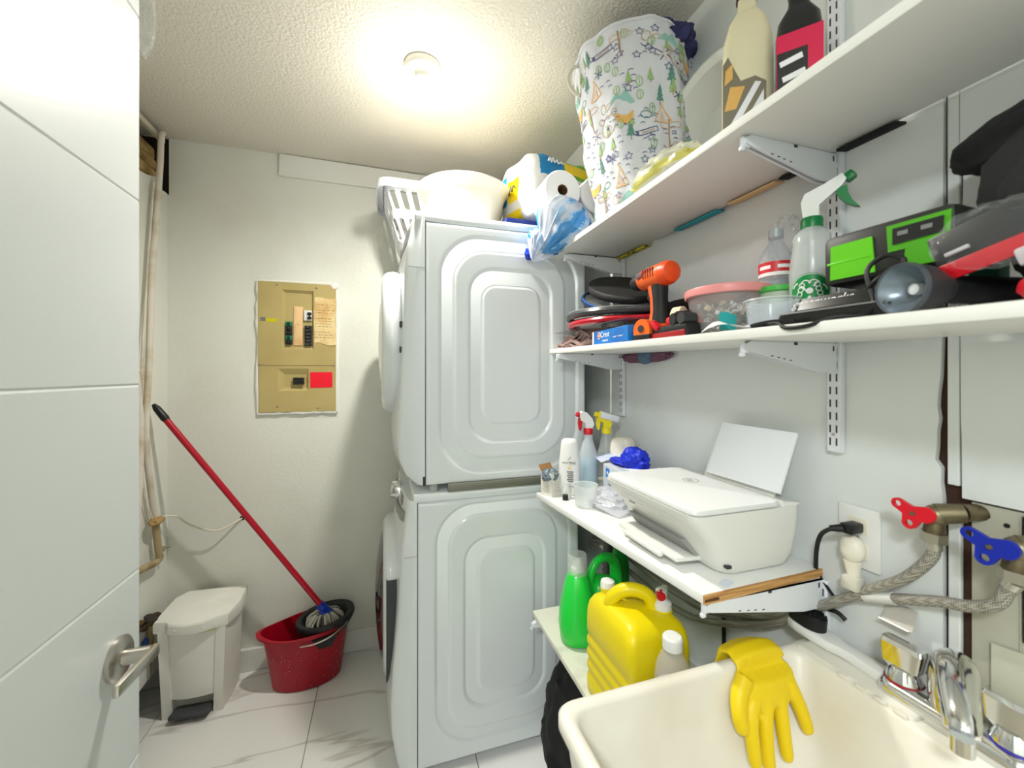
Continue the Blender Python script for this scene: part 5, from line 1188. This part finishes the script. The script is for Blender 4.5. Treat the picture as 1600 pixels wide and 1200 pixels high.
part('front_line', MB().box((-.1325, 0, .098), (.004, .20, .0012)), mat('line_grey', c(196, 196, 192), .5), pn)
part('front_button', MB().box((-.134, .045, .096), (.004, .022, .004), .001), mat('button_grey', c(128, 128, 126), .5), pn)
part('side_slot', MB().box((-.055, -.160, .022), (.012, .01, .006), .001), dgrey_p, pn)
part('paper_support', MB().box((.120, -.03, .18), (.006, .20, .12), .002, (0, rad(22), 0)), pm_, pn)
solo('printer_paper', MB().box((.7985+.0175, .7425, 1.2145), (.006, .2, .135), .0006, (0, rad(22), rad(0))), paper_m, 'stack of white paper standing in the printer rear tray', 'paper', (.80, .7425, 1.155))
# wall socket, plugs and cord
ou = thing('wall_socket', 'white double wall socket plate to the right of the printer', 'socket', (XR, .5415, 1.0925))
part('plate', MB().span((XR-.006, .506, 1.035), (XR-.0003, .577, 1.15), .002), white_p, ou, True)
for zz in (1.068, 1.115): part('outlet', MB().box((XR-.0065, .5415, zz), (.003, .034, .03), .001), cream_p, ou, True)
part('screw', MB().cyl((XR-.008, .5415, 1.0915), (XR-.005, .5415, 1.0915), .003, n=10), steel, ou, True)
pl = thing('power_cord', 'black plug and cord from the wall socket behind the worktop', 'power cord', (.85, .545, 1.10))
part('plug', MB().box((.843, .540, 1.113), (.036, .022, .019), .004).cyl((.828, .545, 1.112), (.815, .56, 1.108), .008, .0055, 12), black_p, pl, True)
part('cord', MB().tube(bez([(.818, .557, 1.109), (.828, .585, 1.085), (.842, .604, 1.045), (.858, .617, .99), (.862, .620, .955), (.855, .60, .93), (.850, .57, .935), (.851, .555, .928)], 8), .0042, 10), black_p, pl, True)
part('loose_end', MB().tube(bez([(.862, .618, .99), (.858, .598, .975), (.853, .58, .963), (.852, .566, .955)], 6), .003, 8), black_p, pl, True)
nl = thing('plug_in_freshener', 'cream plug-in air freshener below the black plug', 'air freshener', (.85, .5415, 1.02))
part('shell', MB().sph((.848, .5415, 1.072), .016, .021, .026, 24).cyl((.848, .5415, 1.05), (.850, .5405, 1.022), .014, .010, 20), cream_p, nl, True)
part('refill', MB().box((.845, .538, 1.010), (.028, .03, .026), .005), mat('refill_clear', c(226, 222, 206), .2, alpha=.75), nl, True)
# odds on the wall: strap clips
def clip(y, z, label, s_=1):
    mb = MB(); pts = [(XR-.002, z+.022*s_), (XR-.006, z+.006*s_), (XR-.018*s_, z-.010*s_), (XR-.024*s_, z-.006*s_)]
    V = [(x, y+o, zz) for x, zz in pts for o in (-.022*s_, .022*s_)]+[(x-.0015, y+o, zz-.0015) for x, zz in pts for o in (-.022*s_, .022*s_)]
    mb.raw(V, [(0, 1, 3, 2), (2, 3, 5, 4), (4, 5, 7, 6), (8, 9, 11, 10), (10, 11, 13, 12), (12, 13, 15, 14), (0, 2, 10, 8), (1, 3, 11, 9), (2, 4, 12, 10), (3, 5, 13, 11), (4, 6, 14, 12), (5, 7, 15, 13), (0, 1, 9, 8), (6, 7, 15, 14)])
    solo('wall_hook', mb, mat('clip_grey', c(196, 192, 184), .35, .3), label, 'hook', (XR-.004, y, z))
clip(.475, .975, 'small grey adhesive hook on the wall under the blue-valve hose')
clip(.79, .80, 'small grey adhesive hook on the wall under the worktop')
# ================================================================ low shelf under the worktop
Z9 = .5706
gm = mat('detergent_green', c(24, 208, 64), .3, coat=.2)
g1 = thing('detergent_bottle', 'green detergent bottle with a clear measuring cap at the shelf front edge', 'bottle', (.585, 1.165, Z9), rad(-20))
def osec(rx, ry, z, ox=0, oy=0, n=36, p=2.6):
    out = []
    for k in range(n):
        a = 2*pi*k/n; ca, sa = cos(a), sin(a); m = (abs(ca)**p+abs(sa)**p)**(-1/p); out.append((ox+rx*m*ca, oy+ry*m*sa, z))
    return out
mb = MB(); mb.loft([osec(.048, .054, 0), osec(.055, .062, .006), osec(.060, .068, .05), osec(.056, .064, .10), osec(.046, .050, .15), osec(.036, .038, .19), osec(.028, .029, .205), osec(.026, .026, .21)])
part('body', mb, gm, g1, angle=70)
part('cap', MB().lathe([(.0285, .2), (.031, .202), (.0285, .262), (.0275, .264), (.0, .264)], 28), mat('cap_clear', c(226, 236, 228), .15, alpha=.38, spec=.8), g1)
part('spout', MB().lathe([(0, .206), (.022, .206), (.021, .222), (.015, .225), (.014, .236), (.008, .25), (0, .25)], 24), white_p, g1)
g2 = thing('detergent_jug', 'green detergent jug with a looped handle, behind the clear-capped bottle', 'jug', (.688, 1.19, Z9-.0), rad(12))
mb = MB(); mb.loft([osec(.058, .048, 0), osec(.064, .052, .006), osec(.066, .054, .08), osec(.062, .05, .125), osec(.05, .04, .15), osec(.034, .028, .162, -.01), osec(.01, .01, .166, -.012)])
mb.tube(bez([(-.052, 0, .118), (-.055, 0, .165), (-.030, 0, .215), (.012, 0, .226), (.048, 0, .205), (.060, 0, .16), (.054, 0, .11)], 6), [.018, .0175, .017, .0165, .016, .0155, .015, .0145, .014, .014, .0135, .0135, .013, .013, .013, .013, .0135, .014, .0145, .015, .0155, .016, .0165, .017, .0175, .018, .0185, .019, .0195, .02, .0205, .021, .0215, .022, .0225, .023, .0235], 14)
part('body', mb, gm, g2, angle=70)
o = part('label', MB().box((.02, -.0535, .085), (.075, .002, .07), .0008), mat('label_leaf', c(206, 216, 190), .4, var=(c(150, 190, 100), 20, .45, .6)), g2)
part('label_band', MB().box((.02, -.055, .106), (.06, .001, .014)).box((.02, -.055, .066), (.06, .001, .01)), mat('label_band_green', c(20, 96, 46), .4), o)
part('red_print', MB().box((-.006, -.0548, .088), (.012, .001, .010)), red_p, o)
g3 = thing('cleaner_bottle', 'tall dark green bottle with a black cap against the wall', 'bottle', (.795, 1.255, Z9))
part('body', MB().lathe([(0, 0), (.030, 0), (.032, .006), (.032, .16), (.026, .20), (.0195, .235), (.0195, .262), (0, .262)], 30), mat('bottle_green', c(10, 140, 48), .3), g3)
part('cap', MB().lathe([(.0, .256), (.0215, .256), (.0215, .285), (.012, .285), (.011, .281), (0, .281)], 24), black_p, g3)
# yellow jug
yj = thing('yellow_jug', 'large yellow plastic jug with moulded handle and two white caps', 'jug', (.592, .868, Z9), rad(0))
mb = MB(); hw, hl = .082, .106
def jsec(z, kx=1, ky=1, ox=0, oy=0, r=.018): return [(x*1+ox, y+oy, z) for x, y in rrect(2*hw*kx, 2*hl*ky, min(r, hw*kx*.9), 6)]
rings = [jsec(0, .94, .94), jsec(.006, .99, .99), jsec(.02)]
for k in range(4): rings += [jsec(.045+.032*k), jsec(.050+.032*k, .972, .976), jsec(.060+.032*k, .972, .976), jsec(.065+.032*k)]
rings += [jsec(.19), jsec(.218, .99, .99), jsec(.238, .95, .945), jsec(.254, .87, .85), jsec(.263, .74, .72), jsec(.267, .5, .5), jsec(.268, .05, .05)]
mb.loft(rings)
mb.tube(bez([(-.050, .035, .235), (-.050, .025, .272), (-.030, .008, .298), (.0, -.008, .302), (.026, -.022, .288), (.034, -.030, .25)], 6), .0165, 16)
mb.cyl((-.030, .066, .225), (-.034, .070, .278), .020, .019, 24); mb.cyl((.048, -.038, .20), (.050, -.038, .268), .030, .024, 28)
yb_ = part('body', mb, yellow_p, yj, angle=55)
part('cap', MB().lathe([(0, .020), (.017, .019), (.0185, .014), (.0185, 0), (0, 0)], 24, T(-.034, .070, .274)), white_p, yj)
part('spigot', MB().lathe([(.0, 0), (.0225, 0), (.0225, .016), (.015, .02), (.012, .022), (.012, .045), (0, .045)], 24, T(.050, -.038, .266)).box((.056, -.03, .302), (.034, .014, .022), .004, (0, 0, .3)), white_p, yj)
part('spigot_button', MB().cyl((.040, -.050, .300), (.046, -.038, .302), .0105, .0105, 18), red_p, yj)
o = part('red_strip', MB().box((.004, -.1035, .13), (.012, .002, .095), .0008), mat('strip_red', c(196, 40, 34), .4), yj)
mb = MB()
mb.text('HEAVY DUTY', .008, T(.004, -.1048, .13) @ BACK @ RZ(pi/2), 0, .0002); part('lettering', mb, mat('strip_letter', c(240, 180, 120), .5), o)
cbq = thing('refill_bottle', 'clear bottle with white screw cap in front of the yellow jug', 'bottle', (.568, .700, Z9))
part('body', MB().lathe([(0, .001), (.033, .001), (.036, .006), (.036, .03), (.0345, .034), (.0345, .16), (.036, .17), (.036, .205), (.032, .235), (.022, .258), (.0165, .266), (.0165, .278)], 36), mat('clear_bottle', c(232, 230, 232), .1, alpha=.3, spec=.9), cbq)
part('contents', MB().lathe([(0, .004), (.0335, .006), (.0332, .19), (.020, .20), (0, .205)], 30), mat('pale_lilac', c(226, 218, 226), .3, alpha=.6), cbq)
part('cap', MB().lathe([(0, .294), (.017, .294), (.0195, .291)]+[(.0195 if k % 2 else .0202, .288-.002*k) for k in range(10)]+[(.0198, .268), (0, .268)], 32), white_p, cbq)
part('label', MB().box((.0335, -.01, .17), (.004, .028, .05), .001, (0, 0, rad(-18))), paper_m, cbq)
# black things on the floor by the washer
fb = thing('black_bundle', 'black bag slumped on the floor between washer and sink', 'bag', (.62, 1.19, 0))
part('bag', MB().crumple((0, 0, .21), (.12, .15, .24), .14, 71, 60, 0, 3.5, flat=-.209), bgk, fb)
part('cord_loop', MB().tube(bez([(-.095, -.085, .36), (-.10, -.10, .395), (-.085, -.125, .40), (-.075, -.14, .36), (-.075, -.145, .30)], 6), .004, 8), mat('loop_grey', c(176, 172, 164), .5), fb)
solo('dark_mat', MB().box((.53, .98, .012), (.3, .3, .022), .008), mat('slate_mat', c(30, 36, 42), .8), 'dark slate mat lying on the floor beside the washer', 'mat', (.53, .98, 0))

# ================================================================ laundry sink
sk = thing('laundry_sink', 'cream plastic laundry sink in the near right corner', 'sink', (.57, .29, 0))
sm_ = mat('sink_plastic', c(238, 234, 222), .35, var=(c(224, 216, 198), 4, .5, .75))
RZt = .868; SX0, SX1, SY0, SY1 = .262, .8605, -.05, .612
def rr4(x0, x1, y0, y1, r, z): return [(x, y, z) for x, y in rrect(x1-x0, y1-y0, r, 6, (x0+x1)/2, (y0+y1)/2)]
mb = MB(); IX1 = .772
mb.loft([rr4(SX0+.05, SX1-.01, SY0+.05, SY1-.05, .03, .50), rr4(SX0+.012, SX1-.004, SY0+.012, SY1-.012, .03, .82), rr4(SX0+.006, SX1, SY0+.006, SY1-.006, .03, .835), rr4(SX0, SX1, SY0, SY1, .03, .845), rr4(SX0, SX1, SY0, SY1, .03, RZt-.006), rr4(SX0+.005, SX1-.003, SY0+.005, SY1-.005, .028, RZt),
         rr4(SX0+.018, IX1+.0, SY0+.018, SY1-.018, .03, RZt), rr4(SX0+.024, IX1-.006, SY0+.024, SY1-.024, .03, RZt-.008), rr4(SX0+.04, IX1-.03, SY0+.04, SY1-.05, .05, .70), rr4(SX0+.065, IX1-.06, SY0+.07, SY1-.085, .06, .535), rr4(SX0+.10, IX1-.1, SY0+.11, SY1-.12, .06, .522)])
part('basin', mb, sm_, sk, True, angle=50)
mb = MB(); mb.span((SX1-.014, SY0, RZt-.01), (SX1+.001, SY1, RZt+.012), .004)
mb.span((IX1+.004, .41, RZt-.004), (SX1-.03, .595, RZt+.006), .005)
for k in range(4): mb.box((IX1+.004, .425+.028*k, RZt+.001), (.012, .018, .008), .003)
part('back_ledge', mb, sm_, sk, True)
for x_, y_ in ((SX0+.05, SY0+.05), (SX1-.06, SY0+.05), (SX0+.05, SY1-.06), (SX1-.06, SY1-.06)):
    part('leg', MB().tube([(x_, y_, 0), (x_, y_, .56)], [.016, .022], 12), sm_, sk, True)
part('drain', MB().lathe([(0, .524), (.03, .524), (.034, .522)], 24, T(.5, .28, 0)), chrome, sk, True)
# faucet
fa = thing('faucet', 'chrome two-handle faucet on the sink back ledge', 'faucet', (.822, .385, RZt))
part('base_plate', MB().loft([[(.82+(x)*k, .385+y*k2, RZt+z) for x, y in rrect(.056, .185, .026, 6)] for k, k2, z in ((1, 1, .001), (1.03, 1.01, .012), (.95, .98, .022), (.7, .93, .028), (.1, .8, .030))]), chrome, fa, True, angle=60)
sp_pts = bez([(.826, .385, RZt+.02), (.824, .387, RZt+.065), (.812, .380, RZt+.095), (.786, .366, RZt+.105), (.752, .348, RZt+.099), (.722, .331, RZt+.085), (.711, .325, RZt+.073)], 5)
part('spout', MB().tube(sp_pts, [.030, .0295, .029, .0288, .0285, .028, .028, .0275, .027, .0265, .026, .026, .0255, .025, .0245, .024, .0235, .023, .0225, .022, .0215, .021, .0205, .02, .0195, .019, .0185, .018, .0175, .017, .0165], 20), chrome, fa, True, angle=60)
part('aerator', MB().cyl((.713, .326, RZt+.067), (.713, .326, RZt+.047), .012, .012, 18), chrome, fa, True)
for yy, nm in ((.447, 'a'), (.323, 'b')):
    h_ = part('handle', MB().lathe([(0, .022), (.022, .022), (.024, .03), (.021, .042), (.017, .05), (0, .05)], 24, T(.822, yy, RZt)).loft([[(.822+x*kx, yy+y*ky, RZt+z) for x, y in rrect(.034, .058, .006, 3)] for z, kx, ky in ((.046, .7, .6), (.054, .9, .85), (.084, .8, 1.0), (.090, .6, .95))]), chrome, fa, True, angle=25)
    part('index_ring', MB().lathe([(.0245, .0265), (.0255, .0285), (.0245, .031)], 24, T(.822, yy, RZt)), mat('index_violet' if nm == 'b' else 'index_red', c(60, 50, 170) if nm == 'b' else c(150, 30, 40), .4), h_, True)
# rubber glove over the sink's far rim
zt_ = RZt
gl = MB()
def sec(cx_, cy_, cz_, hw_, th, tilt=0, n=20): return [(cx_+hw_*cos(2*pi*k/n), cy_+th*sin(2*pi*k/n), cz_+tilt*cos(2*pi*k/n)) for k in range(n)]
def hang(cx_, y_, z_, hw_, th, nx): return sec(cx_, y_, z_, hw_, th)
gl.loft([[(.670+.055*cos(2*pi*k/20), .640, .838+.012*sin(2*pi*k/20)) for k in range(20)],
         [(.670+.055*cos(2*pi*k/20), .630+.009*sin(2*pi*k/20), .868+.009*sin(2*pi*k/20)) for k in range(20)],
         [(.671+.056*cos(2*pi*k/20), .608, zt_+.012+.012*sin(2*pi*k/20)) for k in range(20)],
         [(.671+.058*cos(2*pi*k/20), .588-.004*sin(2*pi*k/20), zt_+.006+.013*sin(2*pi*k/20)) for k in range(20)],
         sec(.670, .570, zt_-.018, .062, .0135), sec(.668, .564, zt_-.040, .062, .014), sec(.666, .558, zt_-.058, .056, .013)])
def finger(pts, r0, r1):
    P_ = bez(pts, 5); n_ = len(P_); R_ = [r0+(r1-r0)*k/(n_-1) for k in range(n_)]; R_[-1] = r1*.45; R_[-2] = r1*.85
    gl.tube(P_, R_, 14)
finger([(.622, .574, zt_-.012), (.600, .566, zt_-.034), (.590, .556, zt_-.062), (.594, .550, zt_-.088)], .016, .0115)
finger([(.628, .562, zt_-.045), (.612, .552, zt_-.075), (.606, .542, zt_-.108), (.606, .535, zt_-.140)], .0135, .0105)
finger([(.655, .560, zt_-.05), (.643, .550, zt_-.08), (.636, .541, zt_-.115), (.634, .534, zt_-.152)], .0135, .0105)
finger([(.685, .560, zt_-.05), (.680, .550, zt_-.08), (.677, .541, zt_-.115), (.676, .534, zt_-.145)], .0135, .0105)
finger([(.712, .566, zt_-.03), (.722, .556, zt_-.06), (.729, .546, zt_-.09), (.733, .540, zt_-.116)], .0145, .0105)
o = solo('rubber_glove', gl, mat('glove_yellow', c(238, 206, 8), .45, bump=(90, .15, .004)), 'yellow rubber glove hanging over the far rim of the sink', 'glove', (.68, .60, zt_-.1))
rm = o.modifiers.new('skin', 'REMESH'); rm.mode = 'VOXEL'; rm.voxel_size = .0032; rm.use_smooth_shade = True
sm = o.modifiers.new('soft', 'SMOOTH'); sm.factor = .5; sm.iterations = 4
# scrubbing brush on the ledge
bs = thing('scrub_brush', 'white scrub brush with black bristles up, on the sink ledge corner', 'brush', (.826, .588, RZt+.0065), rad(-4))
mb = MB()
bo = [(.024, .05), (.021, .052-.0), (.0, .062), (-.021, .052), (-.025, .03), (-.024, .0), (-.020, -.03), (-.012, -.05), (-.009, -.075), (-.011, -.12), (-.010, -.155), (0, -.165), (.010, -.155), (.011, -.12), (.009, -.075), (.012, -.05), (.020, -.03), (.024, .0), (.025, .03)]
mb.loft([[(x*k, y*(1-(1-k)*.2), z) for x, y in bo[1:]] for z, k in ((0, .85), (.004, 1), (.013, 1), (.018, .9), (.019, .4))]); part('body', mb, white_p, bs, angle=60)
rb_ = random.Random(9); mb = MB()
mb.loft([osec(.021*k, .038*k, z, 0, .025, 28, 2.4) for z, k in ((.017, .94), (.03, .97), (.044, 1.0), (.0455, .9))])
for k in range(260):
    a = rb_.uniform(0, 2*pi); q = math.sqrt(rb_.uniform(0, 1)); x, y = .020*q*cos(a), .025+.037*q*sin(a)
    mb.box((x, y, .046), (.0016, .0016, .006), 0, (rb_.uniform(-.3, .3), rb_.uniform(-.3, .3), 0))
part('bristles', mb, black_g, bs)['kind'] = 'stuff'

# ================================================================ valves, hoses and cords on the right wall
vb = mat('aged_valve_brass', c(134, 124, 98), .42, .75, var=(c(84, 70, 50), 22, .45, .65))
def valve(name, label, y, z, colm, s_, hose_pts, tags):
    t = thing(name, label, 'valve', (XR, y, z))
    xv = XR-.035
    part('body', MB().cyl((XR+.02, y-.035*s_, z+.012), (XR-.012, y-.02*s_, z+.010), .013*s_, .013*s_, 16).cyl((XR-.014, y-.022*s_, z+.010), (xv, y, z+.004), .0145*s_, .016*s_, 18).sph((xv, y, z+.002), .0165*s_, n=20).cyl((xv, y, z), (xv, y+.004, z-.030*s_), .012*s_, .0135*s_, 18).cyl((xv, y, z), (xv-.022*s_, y+.012*s_, z+.002), .0085*s_, .0075*s_, 14), vb, t, True)
    part('union_nut', MB().tube([(xv, y+.003, z-.026*s_), (xv, y+.004, z-.041*s_)], .0165*s_, 6), mat('nut_steel', c(190, 184, 168), .3, .9), t, True)
    # three-lobed lever plate with holes, facing the room
    fx = Matrix(((0, 0, -1, xv-.024*s_), (-1, 0, 0, y+.013*s_), (0, 1, 0, z+.002), (0, 0, 0, 1))) @ Matrix.Diagonal((s_*.82, s_*.82, s_, 1))
    ctr = [(-.029, .013, .0105, .006), (-.010, -.020, .0118, .0062), (.014, .003, .0155, 0)]
    ol = []
    def lobe(i, a0, a1): ol.extend(arc(ctr[i][0], ctr[i][1], ctr[i][2], a0, a1, 10))
    lobe(2, -110, 80); ol.append((-.005, .0135)); lobe(0, 65, 225); ol.append((-.021, -.004)); lobe(1, 165, 335)
    hb_ = bmesh.new(); mbp = MB()
    # plate with two through holes: bridge the outline to rings
    import mathutils
    holes = [[(x_+r_*cos(-2*pi*k/14), y_+r_*sin(-2*pi*k/14)) for k in range(14)] for x_, y_, _, r_ in ctr[:2]]
    tri = mathutils.geometry.tessellate_polygon([[Vector((p[0], p[1], 0)) for p in lp] for lp in [ol]+holes])
    allp = ol+holes[0]+holes[1]; n_ = len(allp)
    V = [(x, y_, .003) for x, y_ in allp]+[(x, y_, -.003) for x, y_ in allp]
    Fc = [tuple(f) for f in tri]+[tuple(n_+q for q in f[::-1]) for f in tri]
    st = 0
    for lp in [ol]+holes:
        m_ = len(lp); Fc += [(st+k, st+(k+1) % m_, n_+st+(k+1) % m_, n_+st+k) for k in range(m_)]; st += m_
    mbp.raw(V, Fc, 0, fx); hp_ = part('lever', mbp, colm, t, True, angle=50)
    part('screw', MB().lathe([(0, .006), (.0035, .0055), (.0045, .003)], 14, fx @ T(-.004, .0, 0)), vb, hp_, True)
    return t, (xv, y+.004, z-.041*s_)
t1, e1 = valve('water_valve', 'water valve with a red three-lobed lever on the right wall', .412, 1.178, mat('lever_red', c(226, 16, 40), .35), 1.0, None, None)
t2, e2 = valve('water_valve', 'water valve with a blue three-lobed lever at the right edge', .324, 1.160, mat('lever_blue', c(14, 40, 170), .35), 1.05, None, None)
braid = mat('braided_hose', c(168, 164, 154), .45, .25)
nb = braid.node_tree; tcb = nb.nodes.new('ShaderNodeTexCoord'); mpb = nb.nodes.new('ShaderNodeMapping'); wv = nb.nodes.new('ShaderNodeTexChecker'); wv.inputs['Scale'].default_value = 420
wv.inputs[1].default_value = c(186, 182, 172); wv.inputs[2].default_value = c(120, 116, 106)
nb.links.new(tcb.outputs['Object'], mpb.inputs[0]); mpb.inputs['Rotation'].default_value = (.6, .5, .7); nb.links.new(mpb.outputs[0], wv.inputs[0]); nb.links.new(wv.outputs[0], nb.nodes['Principled BSDF'].inputs['Base Color'])
fer = mat('ferrule', c(198, 196, 190), .25, .9)
h1 = [e1, (.838, .418, 1.115), (.84, .433, 1.088), (.842, .459, 1.055), (.845, .497, 1.022), (.85, .549, .975), (.85, .60, .93), (.848, .66, .885), (.845, .75, .828), (.845, .95, .75), (.845, 1.17, .735), (.84, 1.40, .75), (.84, 1.52, .72)]
h2 = [e2, (.838, .337, 1.098), (.838, .346, 1.075), (.84, .372, 1.056), (.845, .41, 1.042), (.848, .44, 1.028), (.85, .482, 1.009), (.85, .535, .985), (.85, .58, .95), (.846, .637, .897), (.838, .74, .812), (.82, .95, .72), (.82, 1.17, .71), (.82, 1.40, .72), (.82, 1.52, .70)]
def hose(label, pts, fers):
    t = thing('braided_hose', label, 'hose', (.84, .9, .70), 0, 'braided supply hoses')
    cpts = bez(pts, 8)
    part('hose', MB().tube(cpts, .0088, 12), braid, t, True)
    for a, b, r in fers: part('ferrule', MB().tube(cpts[a:b+1], r, 12), fer, t, True)
    return t
hose('grey braided hose curving down from the red-levered valve', h1, [(0, 5, .0108)])
hose('grey braided hose curving left from the blue-levered valve', h2, [(0, 5, .0112)])
wt = MB().tube(bez(h2, 8)[47:55], .0104, 12); solo('hose_sleeve', wt, mat('white_sleeve', c(214, 214, 212), .5), 'white tape sleeve around the blue-valve hose', 'sleeve', (.85, .49, 1.0))
h3 = [(.85, .622, .94), (.855, .70, .86), (.855, .80, .79), (.852, .98, .735), (.85, 1.2, .775), (.85, 1.36, .86), (.845, 1.5, .84)]
solo('grey_cable', MB().tube(bez(h3, 8), .006, 10), mat('grey_cable', c(150, 146, 132), .5), 'thin grey cable sagging along the wall under the worktop', 'cable', (.85, 1.0, .75))
solo('hanging_cable', MB().tube(bez([(.862, .863, .96), (.862, .862, .80), (.862, .860, .62), (.862, .862, .56)], 6), .005, 8), black_p, 'black cable hanging straight down the wall behind the yellow jug', 'cable', (.862, .862, .7))
solo('black_wire', MB().tube(bez([(.852, .615, .94), (.848, .612, .92), (.846, .606, .905), (.85, .60, .886)], 6), .0032, 8), black_p, 'short black wire hanging behind the scrub brush', 'wire', (.848, .61, .9))
solo('corrugated_drain', MB().tube([(.81+.004*sin(9*k/60), 1.36+.004*cos(7*k/60), .30+.62*k/60) for k in range(61)], [.019 if k % 2 else .0165 for k in range(61)], 14), mat('dark_hose', c(70, 72, 70), .5), 'dark corrugated drain hose standing behind the washer', 'hose', (.81, 1.36, .30))
